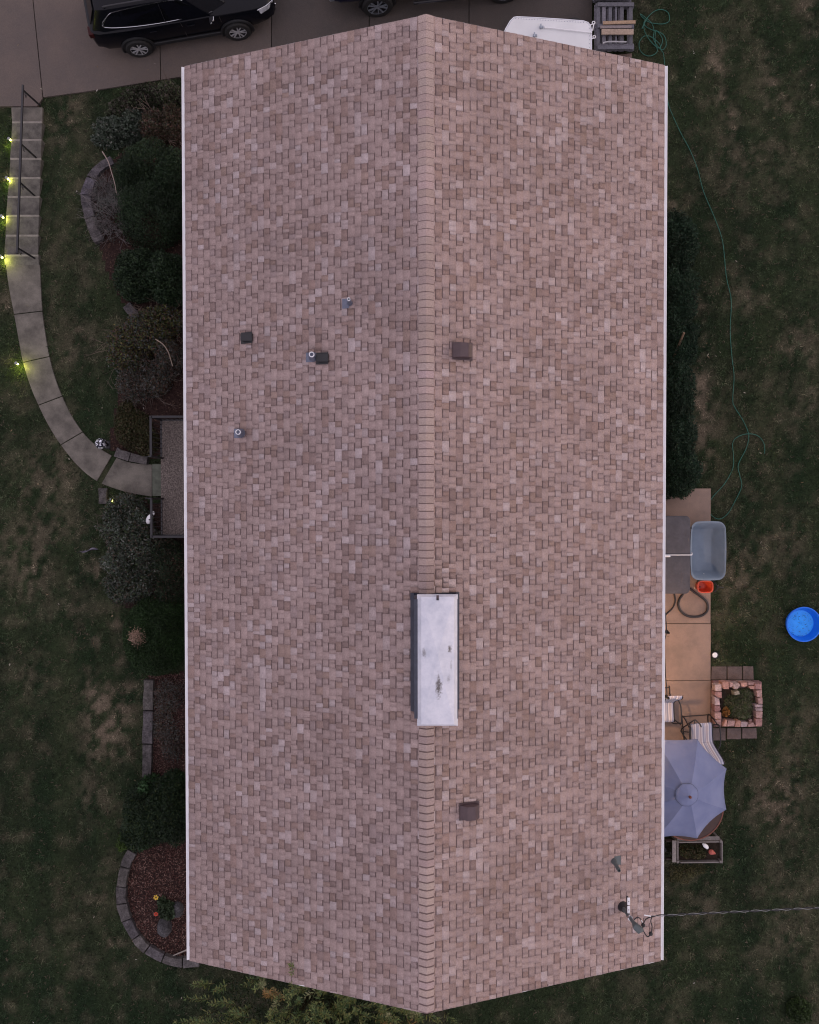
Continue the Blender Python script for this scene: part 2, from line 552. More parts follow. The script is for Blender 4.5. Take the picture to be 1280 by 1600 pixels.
def bed_sheet(name, poly, m, dz, label):
    """a draped sheet following the ground inside the outline"""
    xs = [p[0] for p in poly]; ys = [p[1] for p in poly]
    st = 0.1
    ax = np.arange(min(xs), max(xs) + st, st); ay = np.arange(min(ys), max(ys) + st, st)
    X, Y = np.meshgrid(ax, ay); I = np.arange(X.size).reshape(X.shape)
    F = np.stack([I[:-1, :-1], I[:-1, 1:], I[1:, 1:], I[1:, :-1]], -1).reshape(-1, 4)
    x, y = X.ravel(), Y.ravel()
    keep = in_poly(x[F].mean(1), y[F].mean(1), poly)
    F = F[keep]
    z = gz(x, y) + dz + 0.04 * (fnoise(x, y, .35, 91, 2) - .3)
    o = mesh_np(name, np.stack([x, y, z], -1), F, m, None, None, smooth=True)
    return tag(o, label, None, None, 'structure')


M['mulch'] = mat('red brown mulch', (.030, .018, .016), rough=.95, var=.5, scale=14, bump=1.0, bscale=60, grain=.4, spec=.1)
for poly, lab in ((BED_TOP, 'mulched bed under the shrubs beside the curved path'), (BED_LOW, 'red mulched bed inside the curved stone edging at the low corner'),
                  (BED_MID, 'mulched bed behind the straight grey edging'), (BED_PORCH, 'mulched bed below the porch railing')):
    bed_sheet('flower_bed', poly, M['mulch'], 0.035, lab)

# ------------------------------------------------------------------ driveway
M['concrete_old'] = mat('old pinkish concrete', (.150, .122, .108), rough=.9, col2=(.100, .086, .081), scale=.9, f2=(.35, .7), bump=.4, bscale=70, grain=.16, spec=.15)
M['concrete_dark'] = mat('dirty grey concrete', (.098, .083, .076), rough=.9, col2=(.068, .061, .058), scale=1.3, f2=(.35, .7), bump=.4, bscale=70, grain=.16, spec=.15)
M['concrete_path'] = mat('stained path concrete', (.200, .184, .160), rough=.9, col2=(.075, .070, .062), scale=2.2, f2=(.40, .70), bump=.4, bscale=70, grain=.14, spec=.15)
M['concrete_step'] = mat('dirty step concrete', (.150, .142, .126), rough=.9, col2=(.052, .049, .046), scale=4.5, f2=(.42, .72), bump=.4, bscale=70, grain=.16, spec=.15)
M['concrete_nose'] = mat('pale step nosing', (.215, .20, .178), rough=.9, var=.25, scale=8, grain=.1, spec=.15)  # lighter concrete strip along each tread edge
drive = empty('driveway', (0, 12, 0), 'old concrete driveway at the end of the house')
drive['kind'] = 'structure'
jx = [(-260, -260), (47, 67), (248, 251), (424, 424), (577, 577), (733, 733), (926, 926)]


def drive_bottom(px):
    if px <= 0: return 166
    pts = [(0, 166), (58, 166), (66, 152), (120, 145), (180, 136), (249, 125), (300, 117), (320, 150), (926, 150)]
    for a, b in zip(pts, pts[1:]):
        if a[0] <= px <= b[0]: return a[1] + (b[1] - a[1]) * (px - a[0]) / (b[0] - a[0])
    return 150


for i in range(6):
    (x0, x0b), (x1, x1b) = jx[i], jx[i + 1]
    g = .6
    m = M['concrete_old'] if i < 3 else M['concrete_dark']
    low = [(x, drive_bottom(x)) for x in np.linspace(x0b + g, x1b - g, 7)]
    if i == 0: low = [(x0b, 166), (58, 166), (x1b - g, 153)]
    up = [(x1 - g, -44), (x0 + g, -44)]
    mb = MB(); mb.prism([tuple(at(*p, DRIVE_Z)[:2]) for p in low + up], -0.12, DRIVE_Z)
    mb.build('concrete_panel', m, drive, bevel=.006)
    mb = MB(); mb.prism([tuple(at(*p, DRIVE_Z)[:2]) for p in ((x0 + g, -45.5), (x1 - g, -45.5), (x1 - g, -290), (x0 + g, -290))], -0.12, DRIVE_Z)
    mb.build('concrete_panel', m, drive, bevel=.006)

# ------------------------------------------------------------------ path
path = empty('path', (-8, 2, Z_FRONT), 'curved stained concrete path from the stairs to the porch')
path['kind'] = 'structure'
cut = [0, 8, 16, 24, 32, 40, 48]
for a, b in zip(cut, cut[1:]):
    L = [Vector(p) for p in pathL[a:b + 1]]; R_ = [Vector(p) for p in pathR[a:b + 1]]
    e = .011
    if a == 40: e0 = .13
    else: e0 = e
    d0 = (L[1] - L[0]).normalized() * e0; d1 = (L[-2] - L[-1]).normalized() * e
    L[0] = L[0] + d0; R_[0] = R_[0] + (R_[1] - R_[0]).normalized() * e0
    L[-1] = L[-1] + d1; R_[-1] = R_[-1] + (R_[-2] - R_[-1]).normalized() * e
    poly = [(p.x, p.y) for p in L] + [(p.x, p.y) for p in reversed(R_)]
    mb = MB(); mb.prism(poly, Z_FRONT - .12, ZP)
    mb.build('path_slab', M['concrete_path'], path, bevel=.008)

# ------------------------------------------------------------------ stairs and handrail
st0 = at(40, 300, .8)
stairs = empty('garden_stairs', st0, 'straight flight of grey concrete steps climbing from the driveway to the curved path', 'stairs')
mb = MB(); z = .045
mb.prism([tuple(at(*p, z)[:2]) for p in ((19, 191), (66, 191), (66.5, 167.5), (17.5, 167.5))], -.15, z)
mb.build('landing', M['concrete_path'], stairs, bevel=.008)
for i in range(8):
    z = .045 + .174 * (i + 1)
    ov = 1.2
    q = [(STAIR_L[i + 1] - .5, STAIR_Y[i + 1] + ov), (STAIR_R[i + 1], STAIR_Y[i + 1] + ov), (STAIR_R[i], STAIR_Y[i]), (STAIR_L[i], STAIR_Y[i])]
    mb = MB(); mb.prism([tuple(at(*p, z - .001 * i)[:2]) for p in q], z - .40, z)
    mb.build('step', M['concrete_step'], stairs, bevel=.012)
    q = [(STAIR_L[i] + .2, STAIR_Y[i] + 2.6), (STAIR_R[i] - .2, STAIR_Y[i] + 2.6), (STAIR_R[i] + .1, STAIR_Y[i] - .5), (STAIR_L[i] - .1, STAIR_Y[i] - .5)]
    mb = MB(); mb.prism([tuple(at(*p, z + .004)[:2]) for p in q], z - .05, z + .004)
    mb.build('nosing', M['concrete_nose'], stairs, bevel=.004)

ZR0, ZR1 = .05 + .92, 1.42 + .92
rail = empty('stair_handrail', at(60, 290, .9), 'black metal handrail on slanting posts along the concrete steps', 'handrail')
r0, r1 = at(36, 133, ZR0), at(27, 396, ZR1)
mb = MB(); mb.bar(r0, r1, .05, .045); mb.build('top_rail', M['black_metal'], rail, bevel=.006)
posts = [((37, 141), (63, 165), .05), ((33.5, 229), (60.5, 250), .40), ((31, 289), (57.5, 309), .75), ((28, 388), (55, 404), 1.42)]
for (tx, ty), (bx_, by_), zb in posts:
    b = at(bx_, by_, zb)
    tt = (ty - 133) / 263.0
    t = Vector(r0).lerp(Vector(r1), tt)
    mb = MB(); mb.bar(b, t, .035, .035); mb.build('post', M['black_metal'], rail)
    mb = MB()
    c = t - Vector((0, 0, .12)); pts = []
    for k in range(22):
        a = k / 21 * 3.2 * PI; r = .02 + .055 * k / 21
        pts.append(c + Vector((0.02, r * math.cos(a) - .06, r * math.sin(a))))
    mb.tube(pts, .007, 5); mb.build('scroll', M['black_metal'], rail)

# ------------------------------------------------------------------ patio
M['patio'] = mat('brushed pinkish patio concrete', (.335, .245, .20), rough=.9, col2=(.185, .142, .122), scale=1.6, f2=(.42, .74), bump=.35, bscale=80, grain=.13, spec=.15)
patio = empty('patio', (6.5, -2, Z_BACK), 'pinkish concrete patio slab along the back eave')
patio['kind'] = 'structure'
pys = [764, 870, 975, 1064, 1180, 1306]
for a, b in zip(pys, pys[1:]):
    y0, y1 = at(0, b, PATIO_Z)[1] + .006, at(0, a, PATIO_Z)[1] - .006
    x1 = at(1111, a, PATIO_Z)[0]
    mb = MB(); mb.prism([(PX0, y0), (x1, y0), (x1, y1), (PX0, y1)], Z_BACK - .15, PATIO_Z)
    mb.build('concrete_panel', M['patio'], patio, bevel=.008)

# ------------------------------------------------------------------ house: walls, roof, chimney, vents, gutters
house = empty('house', (HX, HY, 0), 'long single-storey house under a pinkish brown shingled gable roof', 'house')
wx0, wx1 = HX - HW + .48, HX + HW - .48
wy0, wy1 = HY - HL + .34, HY + HL - .34
mb = MB()
wt = .2
zr = RZ - .20
sl = math.tan(TH)
zs = zr - (HX - wx0) * sl
for y in (wy0, wy1 - wt):
    mb.add([(wx0, y, -.2), (wx1, y, -.2), (wx1, y, zs), (HX, y, zr), (wx0, y, zs), (wx0, y + wt, -.2), (wx1, y + wt, -.2), (wx1, y + wt, zs), (HX, y + wt, zr), (wx0, y + wt, zs)],
           [(0, 1, 2, 3, 4), (9, 8, 7, 6, 5), (0, 5, 6, 1), (1, 6, 7, 2), (2, 7, 8, 3), (3, 8, 9, 4), (4, 9, 5, 0)])
for x in (wx0, wx1 - wt):
    mb.box((x + wt / 2, (wy0 + wy1) / 2, (zs - .2) / 2), (wt, wy1 - wy0 - 2 * wt - .004, zs + .2))
mb.build('wall', M['siding'], house)
roof = empty('roof', (0, 0, 0)); roof.parent = house
roof.location = -house.location
mb = MB()
for s in (-1, 1):
    a = [slope_pt(s, .0, v, h) for h in (-.14, -.012) for v in (-HL + .02, HL - .02)]
    b = [slope_pt(s, SLOPE - .09, v, h) for h in (-.14, -.012) for v in (-HL + .02, HL - .02)]
    P = [a[0], a[1], b[1], b[0], a[2], a[3], b[3], b[2]]
    fs = [(3, 2, 1, 0), (4, 5, 6, 7), (0, 1, 5, 4), (1, 2, 6, 5), (2, 3, 7, 6), (3, 0, 4, 7)]
    if s == -1: fs = [f[::-1] for f in fs]
    mb.add(P, fs)
mb.build('roof_deck', M['trim_dark'], roof)

EXPO = .143
PAL = np.array([[.345, .262, .244], [.330, .250, .232], [.362, .280, .262], [.315, .240, .224], [.265, .186, .162], [.235, .170, .155], [.400, .328, .322], [.440, .372, .372], [.300, .232, .224], [.270, .192, .162]])
PWT = np.array([.20, .18, .15, .13, .08, .06, .07, .035, .06, .035])
PMEAN = (PAL * PWT[:, None]).sum(0) / PWT.sum()
PAL = PAL + (PMEAN - PAL) * .22
SHADOW = np.array([.120, .086, .084])  # dark granules: printed band on shingles, painted shadow line on ridge caps
cells = []   # side, course, s_top, s_low, v0, v1, h_low, colour, dark
r2 = np.random.default_rng(11)
for side in (-1, 1):
    for k in range(38):
        s_low = SLOPE - .080 - k * EXPO + (.02 if k == 0 else 0)
        s_top = max(SLOPE - .080 - (k + 1) * EXPO, 0.02)
        v = -HL - r2.random() * .3
        tooth = r2.random() < .5
        warm = r2.normal(0, .01)
        while v < HL:
            L = r2.uniform(.12, .28) if tooth else r2.uniform(.10, .24)
            v1 = min(v + L, HL); v0 = max(v, -HL)
            if HL - v1 < .06: v1 = HL
            if v1 - v0 > .02:
                parts = [(v0, v1)]
                if v1 - v0 > .17 and r2.random() < .40:
                    m_ = v0 + (v1 - v0) * r2.uniform(.35, .65); parts = [(v0, m_), (m_, v1)]
                for a_, b_ in parts:
                    c = PAL[r2.choice(len(PAL), p=PWT / PWT.sum())] * (1 + r2.normal(0, .035)) * np.array([1, 1, 1.02])
                    if not tooth: c = c * .95
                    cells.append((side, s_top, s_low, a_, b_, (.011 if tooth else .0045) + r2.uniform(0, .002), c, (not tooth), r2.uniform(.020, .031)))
            v = v1 if v1 > v else v + L
            tooth = not tooth
chim_c = at(684, 1025, 6.5)


def cell_geo(c):
    side, st, sl_, a, b, h, col, dark, dw = c
    g = .0012
    a += g; b -= g
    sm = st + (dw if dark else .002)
    ht = .0015
    hm = ht + (h - ht) * (sm - st) / (sl_ - st)
    P = [slope_pt(side, st - .01, a, ht), slope_pt(side, st - .01, b, ht), slope_pt(side, sm, b, hm), slope_pt(side, sm, a, hm),
         slope_pt(side, sm, a, hm), slope_pt(side, sm, b, hm), slope_pt(side, sl_, b, h), slope_pt(side, sl_, a, h),
         slope_pt(side, sl_, a, -.004), slope_pt(side, sl_, b, -.004), slope_pt(side, st, a, -.004), slope_pt(side, st, b, -.004)]
    F = [(0, 1, 2, 3), (4, 5, 6, 7), (7, 6, 9, 8), (4, 7, 8, 10), (6, 5, 11, 9)]
    if side == 1: F = [f[::-1] for f in F]
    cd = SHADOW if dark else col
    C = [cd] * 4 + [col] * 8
    return P, F, C


def cell_area(c):
    side, st, sl_, a, b = c[:5]
    p = slope_pt(side, (st + sl_) / 2, (a + b) / 2)
    if math.hypot(p[0] - chim_c[0], (p[1] - chim_c[1]) * .4) < .55 or (st + sl_) / 2 < .22: return 0
    return (b - a) * (sl_ - st) / (CAM_H - p[2]) ** 2


order = sorted(range(len(cells)), key=lambda i: -cell_area(cells[i]))
single = set(order[:300])
V, F, C = [], [], []
for i, c in enumerate(cells):
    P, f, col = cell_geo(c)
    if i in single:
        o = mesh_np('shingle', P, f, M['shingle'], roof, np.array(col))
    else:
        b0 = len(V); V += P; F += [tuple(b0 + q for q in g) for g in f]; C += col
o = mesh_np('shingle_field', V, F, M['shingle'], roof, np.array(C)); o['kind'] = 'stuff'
# ridge caps
CAP = np.array([.350, .271, .250])
v = -HL + .02
while v < HL - .05:
    p = slope_pt(1, 0, v)
    img_y = p[1]
    y_top, y_bot = at(684, 932, 7.2)[1], at(684, 1134, 7.2)[1]
    v2 = min(v + .149, HL)
    if not (y_bot + .02 < HY + v < y_top - .16):
        w = .148
        c = CAP * (1 + r2.normal(0, .05)) * np.array([1, 1 + r2.normal(0, .012), 1 + r2.normal(0, .02)])
        mb = MB()
        # raised end towards +v, shadow line painted in dark granules next to the cap that laps it
        for (va, vb, ha, hb, cc) in ((v, v + .020, .030, .031, SHADOW * 1.35), (v + .020, v2, .031, .046, c)):
            mb.col = tuple(cc)
            ang = []
            for h_, vv in ((ha, va), (hb, vb)):
                ang.append([slope_pt(-1, w, vv, h_ - .016), slope_pt(-1, .05, vv, h_), (HX, HY + vv, RZ + h_ + .004), slope_pt(1, .05, vv, h_), slope_pt(1, w, vv, h_ - .016)])
            b0 = [p for r_ in ang for p in r_]
            mb.add(b0, [(i, i + 1, i + 6, i + 5) for i in range(4)])
        mb.col = tuple(c * .8)
        e = [slope_pt(-1, w, v2, .03), slope_pt(-1, .05, v2, .046), (HX, HY + v2, RZ + .05), slope_pt(1, .05, v2, .046), slope_pt(1, w, v2, .03)]
        e2 = [slope_pt(-1, w, v2, .0), slope_pt(-1, .05, v2, .0), (HX, HY + v2, RZ + .0), slope_pt(1, .05, v2, .0), slope_pt(1, w, v2, .0)]
        mb.add(e + e2, [(i + 1, i, i + 5, i + 6) for i in range(4)])
        for s_ in (-1, 1):
            mb.add([slope_pt(s_, w, v, .014), slope_pt(s_, w, v2, .03), slope_pt(s_, w, v2, -.002), slope_pt(s_, w, v, -.002)], [(0, 1, 2, 3)])
        mb.build('ridge_cap', M['shingle'], roof)
    v += .149
# rake edge metal
for s in (-1, 1):
    for e in (-1, 1):
        mb = MB()
        a0, a1 = slope_pt(s, .01, e * (HL + .006), -.006), slope_pt(s, SLOPE - .08, e * (HL + .006), -.006)
        b0, b1 = slope_pt(s, .01, e * (HL + .006), -.16), slope_pt(s, SLOPE - .08, e * (HL + .006), -.16)
        c_ = [(p[0], p[1] - e * .02, p[2]) for p in (a0, a1, b0, b1)]
        mb.add([a0, a1, b1, b0, c_[0], c_[1], c_[3], c_[2]], [(0, 1, 2, 3), (7, 6, 5, 4), (0, 4, 5, 1), (1, 5, 6, 2), (2, 6, 7, 3), (3, 7, 4, 0)])
        mb.build('rake_board', M['white'], house)
# gutters
for s in (-1, 1):
    gx = HX + s * (HW - .048)
    zt = EZ - .008
    prof = [(-.058, -.11), (.050, -.11), (.064, -.05), (.064, .004), (.050, .006), (.040, -.004), (-.052, -.004), (-.058, .0)]
    ring = lambda y: [(gx + s * q, y, zt + w) for q, w in prof]
    mb = MB(); mb.loft([ring(HY - HL), ring(HY + HL)])
    mb.build('gutter', M['white'], house, bevel=.004)
    mb = MB(); mb.box((HX + s * (HW - .29), HY, EZ - .17), (.42, 2 * HL - .1, .02)); mb.build('soffit', M['white'], house)

# chimney
chim = empty('chimney', (0, 0, 0)); chim.parent = house; chim.location = -house.location
chim['label'] = 'chimney with a pale metal cap across the ridge'
ZC = 7.20
c0, c1 = at(652, 1136, ZC), at(716, 929.5, ZC)
fx0, fx1 = at(640.5, 0, 6.42)[0], at(718.5, 0, 6.42)[0]
fy0, fy1 = at(684, 1110, 6.42)[1], at(684, 926, 6.42)[1]
M['slate_metal'] = mat('dark slate metal', (.045, .052, .075), rough=.5, metal=.2, var=.25, scale=9, grain=.1, bscale=40)
mb = MB()
ix0, ix1, iy0, iy1 = fx0 + .07, fx1 - .07, fy0 + .05, fy1 - .03
mb.box(((ix0 + ix1) / 2, (iy0 + iy1) / 2, 6.65), (ix1 - ix0, iy1 - iy0, .98)); mb.build('chase', M['slate_metal'], chim)
mb = MB()
for s, xe in ((-1, fx0), (1, fx1)):
    w_in = ix0 if s < 0 else ix1
    zz = lambda x: RZ - abs(x - HX) * sl
    mb.add([(xe, fy0, zz(xe) + .03), (xe, fy1, zz(xe) + .03), (w_in, fy1, zz(w_in) + .10), (w_in, fy0, zz(w_in) + .10)], [(0, 1, 2, 3)] if s > 0 else [(3, 2, 1, 0)])
    mb.add([(xe, fy0, zz(xe) + .03), (xe, fy1, zz(xe) + .03), (xe, fy1, zz(xe) - .01), (xe, fy0, zz(xe) - .01)], [(0, 1, 2, 3)])
for (ya, yb) in ((fy0, iy0), (iy1, fy1)):
    for s, xe in ((-1, fx0), (1, fx1)):
        mb.add([(xe, ya, zz(xe) + .032), (HX, ya, RZ + .062), (HX, yb, RZ + .075), (xe, yb, zz(xe) + .045)], [(0, 1, 2, 3)])
mb.build('flashing', M['slate_metal'], chim)
# pale cap with bevelled sides, creases running to the middle and scuffs
m, nt, b = mat_base('pale scuffed cap metal')
N, L = nt.nodes, nt.links
geo = N.new('ShaderNodeNewGeometry')
n1 = N.new('ShaderNodeTexNoise'); n1.inputs['Scale'].default_value = 3; n1.inputs['Detail'].default_value = 8; n1.inputs['Roughness'].default_value = .7
L.new(geo.outputs['Position'], n1.inputs['Vector'])
r = N.new('ShaderNodeValToRGB'); r.color_ramp.elements[0].position = .3; r.color_ramp.elements[1].position = .7
r.color_ramp.elements[0].color = (.47, .50, .58, 1); r.color_ramp.elements[1].color = (.71, .72, .78, 1)
L.new(n1.outputs['Fac'], r.inputs['Fac'])
prev = r.outputs['Color']
n2 = N.new('ShaderNodeTexNoise'); n2.inputs['Scale'].default_value = 26; n2.inputs['Detail'].default_value = 8; n2.inputs['Roughness'].default_value = .8
L.new(geo.outputs['Position'], n2.inputs['Vector'])
for spx, spy, rx, ry, st in ((685.5, 1072, 7, 27, 1.0), (703, 1014, 5, 9, .9), (663, 1020, 5, 10, .6), (701, 1060, 4, 8, .4), (705, 1040, 2, 14, .35)):
    q = at(spx, spy, ZC + .05)
    vm = N.new('ShaderNodeVectorMath'); vm.operation = 'SUBTRACT'; vm.inputs[1].default_value = q
    L.new(geo.outputs['Position'], vm.inputs[0])
    vs = N.new('ShaderNodeVectorMath'); vs.operation = 'MULTIPLY'; vs.inputs[1].default_value = (86 / rx, 86 / ry, 0)
    L.new(vm.outputs[0], vs.inputs[0])
    ln = N.new('ShaderNodeVectorMath'); ln.operation = 'LENGTH'; L.new(vs.outputs[0], ln.inputs[0])
    mr = N.new('ShaderNodeMapRange'); mr.inputs['From Min'].default_value = 1.5; mr.inputs['From Max'].default_value = 0.0
    mr.inputs['To Min'].default_value = -.35; mr.inputs['To Max'].default_value = .16
    L.new(ln.outputs['Value'], mr.inputs['Value'])
    ad = N.new('ShaderNodeMath'); ad.operation = 'ADD'; L.new(mr.outputs['Result'], ad.inputs[0]); L.new(n2.outputs['Fac'], ad.inputs[1])
    m2 = N.new('ShaderNodeMapRange'); m2.inputs['From Min'].default_value = .40; m2.inputs['From Max'].default_value = .58; m2.inputs['To Max'].default_value = min(1, 1.1 * st)
    L.new(ad.outputs[0], m2.inputs['Value'])
    mx = N.new('ShaderNodeMix'); mx.data_type = 'RGBA'; L.new(m2.outputs['Result'], mx.inputs['Factor']); L.new(prev, mx.inputs['A'])
    mx.inputs['B'].default_value = (.13, .12, .12, 1)
    prev = mx.outputs['Result']
L.new(prev, b.inputs['Base Color'])
b.inputs['Roughness'].default_value = .55; b.inputs['Specular IOR Level'].default_value = .4
M['cap'] = m
x0, y0, x1, y1 = c0[0], c0[1], c1[0], c1[1]
bw, be = .075, .055
mb = MB()
X0, X1, Y0, Y1 = x0 + bw, x1 - bw, y0 + be, y1 - .03
zl, zt = ZC - .075, ZC + .03
cm = ((X0 + X1) / 2, (Y0 + Y1) / 2 + .12, zt + .095)
P = [(x0, y0, zl), (x1, y0, zl), (x1, y1, zl), (x0, y1, zl), (X0, Y0, zt), (X1, Y0, zt), (X1, Y1, zt), (X0, Y1, zt), cm,
     (x0, y0, zl - .03), (x1, y0, zl - .03), (x1, y1, zl - .03), (x0, y1, zl - .03)]
mb.add(P, [(0, 1, 5, 4), (1, 2, 6, 5), (2, 3, 7, 6), (3, 0, 4, 7), (4, 5, 8), (5, 6, 8), (6, 7, 8), (7, 4, 8), (9, 10, 1, 0), (10, 11, 2, 1), (11, 12, 3, 2), (12, 9, 0, 3), (12, 11, 10, 9)])
mb.build('chimney_cap', M['cap'], chim)
nt_ = at(684, 934, ZC + .05)
mb = MB(); mb.box((nt_[0], nt_[1], ZC + .032), (.045, .085, .012)); mb.build('cap_notch', M['brown_metal'], chim)  # dark boxes laid on the cap in place of its notched slot
mb = MB(); mb.box((nt_[0], nt_[1] - .03, ZC + .045), (.04, .03, .014)); mb.build('cap_notch', M['black_metal'], chim)

# plumbing vents, exhaust hoods and turtle vents, all fixed on the roof
def roof_frame(side):
    """matrix with x down the slope, z off the slope"""
    c, s = math.cos(TH), math.sin(TH)
    return Matrix(((side * c, 0, side * s), (0, 1, 0), (-s, 0, c))) if side > 0 else Matrix(((-c, 0, -s), (0, -1, 0), (-s, 0, c)))


def pipe_vent(px, py, r, h, side, label, dark=False):
    g = empty('pipe_vent', (0, 0, 0)); g.parent = house; g.location = -house.location; g['label'] = label
    p = Vector(on_roof(px, py)); Rm = roof_frame(side)
    mb = MB(); mb.box(p + Rm @ Vector((.085, 0, .014)), (.15, .19, .006), M=Rm); mb.build('flange', M['lead'] if not dark else M['mast_grey'], g)
    mb = MB(); mb.lathe([(r * 2.0, -.02), (r * 1.7, .05), (r * 1.22, .12), (r * 1.18, h - .05)], 16, p); mb.build('boot', M['lead'] if not dark else M['mast_grey'], g, smooth=.8)
    mb = MB(); mb.lathe([(r, 0), (r, h), (r * .78, h), (r * .74, h - .3)], 18, p, cap=False); mb.build('pipe', M['white'] if not dark else M['mast_grey'], g, smooth=.7)
    mb = MB(); mb.lathe([(r * .74, h - .14), (.001, h - .14)], 18, p, cap=False); mb.build('bore', M['black_plastic'], g)


pipe_vent(547, 474, .030, .33, -1, 'slim pipe vent alone near the ridge')
pipe_vent(490, 558, .052, .30, -1, 'white rimmed pipe vent touching a black hood')
pipe_vent(377, 677, .052, .30, -1, 'white rimmed pipe vent lowest on the slope')
pipe_vent(959, 1345, .034, .42, 1, 'grey pipe vent on the back slope', True)


def hood(px, py, side, label):
    g = empty('exhaust_hood', (0, 0, 0)); g.parent = house; g.location = -house.location; g['label'] = label
    p = Vector(on_roof(px, py)); Rm = roof_frame(side)
    mb = MB(); mb.box(p + Rm @ Vector((.03, 0, .018)), (.26, .23, .01), M=Rm); mb.build('flange', M['black_plastic'], g)
    q = lambda x, y, z: p + Rm @ Vector((x, y, z))
    mb = MB()
    P = [q(-.12, -.085, .02), q(.10, -.085, .02), q(.10, .085, .02), q(-.12, .085, .02), q(-.11, -.075, .05), q(.12, -.075, .12), q(.12, .075, .12), q(-.11, .075, .05)]
    mb.add(P, [(3, 2, 1, 0), (4, 5, 6, 7), (0, 1, 5, 4), (1, 2, 6, 5), (2, 3, 7, 6), (3, 0, 4, 7)])
    mb.build('hood', M['black_plastic'], g, bevel=.012)


hood(388, 528, -1, 'black plastic exhaust hood alone low on the slope')
hood(506, 560, -1, 'black plastic exhaust hood beside a pipe vent')


def turtle(px, py, label):
    g = empty('roof_vent', (0, 0, 0)); g.parent = house; g.location = -house.location; g['label'] = label
    p = Vector(on_roof(px, py)); Rm = roof_frame(1)
    q = lambda x, y, z: p + Rm @ Vector((x, y, z))
    mb = MB(); mb.box(q(0, 0, .02), (.42, .34, .012), M=Rm); mb.build('flange', M['brown_metal'], g)
    mb = MB()
    prof = [(-.21, .03), (-.10, .17), (.06, .19), (.085, .165), (.16, .13), (.18, .06)]
    a = [q(x, -.135, z) for x, z in prof]; b_ = [q(x, .135, z) for x, z in prof]
    n = len(prof)
    mb.add(a + b_, [(i, i + 1, n + i + 1, n + i) for i in range(n - 1)] + [tuple(range(n - 1, -1, -1)), tuple(range(n, 2 * n))])
    mb.build('cover', M['brown_metal'], g, bevel=.006)


turtle(722, 549, 'brown box roof vent near the middle of the ridge')
turtle(733, 1266, 'brown box roof vent beyond the chimney')

# electric service mast
mast = empty('service_mast', (0, 0, 0)); mast.parent = house; mast.location = -house.location
mast['label'] = 'grey conduit service mast with weatherhead'
p0 = Vector(on_roof(972, 1416)); p1 = Vector(at(993, 1446, p0.z + 1.0))
mb = MB(); mb.lathe([(.12, -.02), (.10, .03), (.06, .10), (.05, .16)], 16, p0); mb.build('boot', M['black_plastic'], mast, smooth=.8)
mb = MB(); mb.tube([p0, p0.lerp(p1, .55), p1], .036, 12); mb.build('conduit', M['mast_grey'], mast, smooth=.8)
mb = MB()
hd = (p1 - p0).normalized()
mb.tube([p1 - hd * .1, p1 + Vector((.01, -.02, .03)), p1 + Vector((.06, -.05, .06)), p1 + Vector((.13, -.07, .03))], [.045, .072, .078, .035], 14)
mb.build('weatherhead', M['mast_grey'], mast, smooth=.9)
cl = p0.lerp(p1, .62)
mb = MB(); mb.lathe([(.05, -.025), (.05, .025)], 12, cl); mb.build('clamp', M['chrome'], mast)
for (ya, yb) in ((1402.5, 1414), (1415.5, 1427)):
    a = Vector(at(982.4, ya, p0.z + .50)); b_ = Vector(at(982.4, yb, p0.z + .50))
    mb = MB(); mb.bar(a, b_, .055, .02); o = mb.build('bracket_plate', M['white'], mast, bevel=.006)
    mb = MB(); mb.lathe([(.009, 0), (.009, .018)], 8, (a + b_) / 2); mb.build('bolt', M['black_metal'], mast)
a = Vector(at(980.5, 1401, p0.z + .46)); b_ = Vector(at(980.5, 1428, p0.z + .46))
mb = MB(); mb.bar(a, b_, .035, .05); mb.build('bracket', M['black_metal'], mast)

# ------------------------------------------------------------------ porch in front of the door
M['pebble'] = mat('exposed pebble concrete', (.20, .17, .155), rough=.9, col2=(.085, .072, .066), scale=26, f2=(.42, .58), bump=1.0, bscale=40, grain=.35, spec=.15)
M['step_green'] = mat('mossy concrete', (.095, .105, .085), rough=.9, var=.3, scale=5, bump=.4, spec=.15)
ZPO = 1.80
pq = [at(252, 838, ZPO), at(252, 655, ZPO)]
porch = empty('porch', (pq[0][0], (pq[0][1] + pq[1][1]) / 2, Z_FRONT), 'pebbled concrete porch slab under the front eave with a mossy step', 'porch')
mb = MB(); mb.prism([(pq[0][0], pq[0][1]), (wx0 - .004, pq[0][1]), (wx0 - .004, pq[1][1]), (pq[0][0], pq[1][1])], Z_FRONT - .2, ZPO)
mb.build('slab', M['pebble'], porch, bevel=.012)
s0, s1 = at(238, 775, 1.62), at(252, 725, 1.62)
mb = MB(); mb.prism([(s0[0], s0[1]), (pq[0][0] - .003, s0[1]), (pq[0][0] - .003, s1[1]), (s0[0], s1[1])], Z_FRONT - .2, 1.62)
mb.build('step', M['step_green'], porch, bevel=.012)


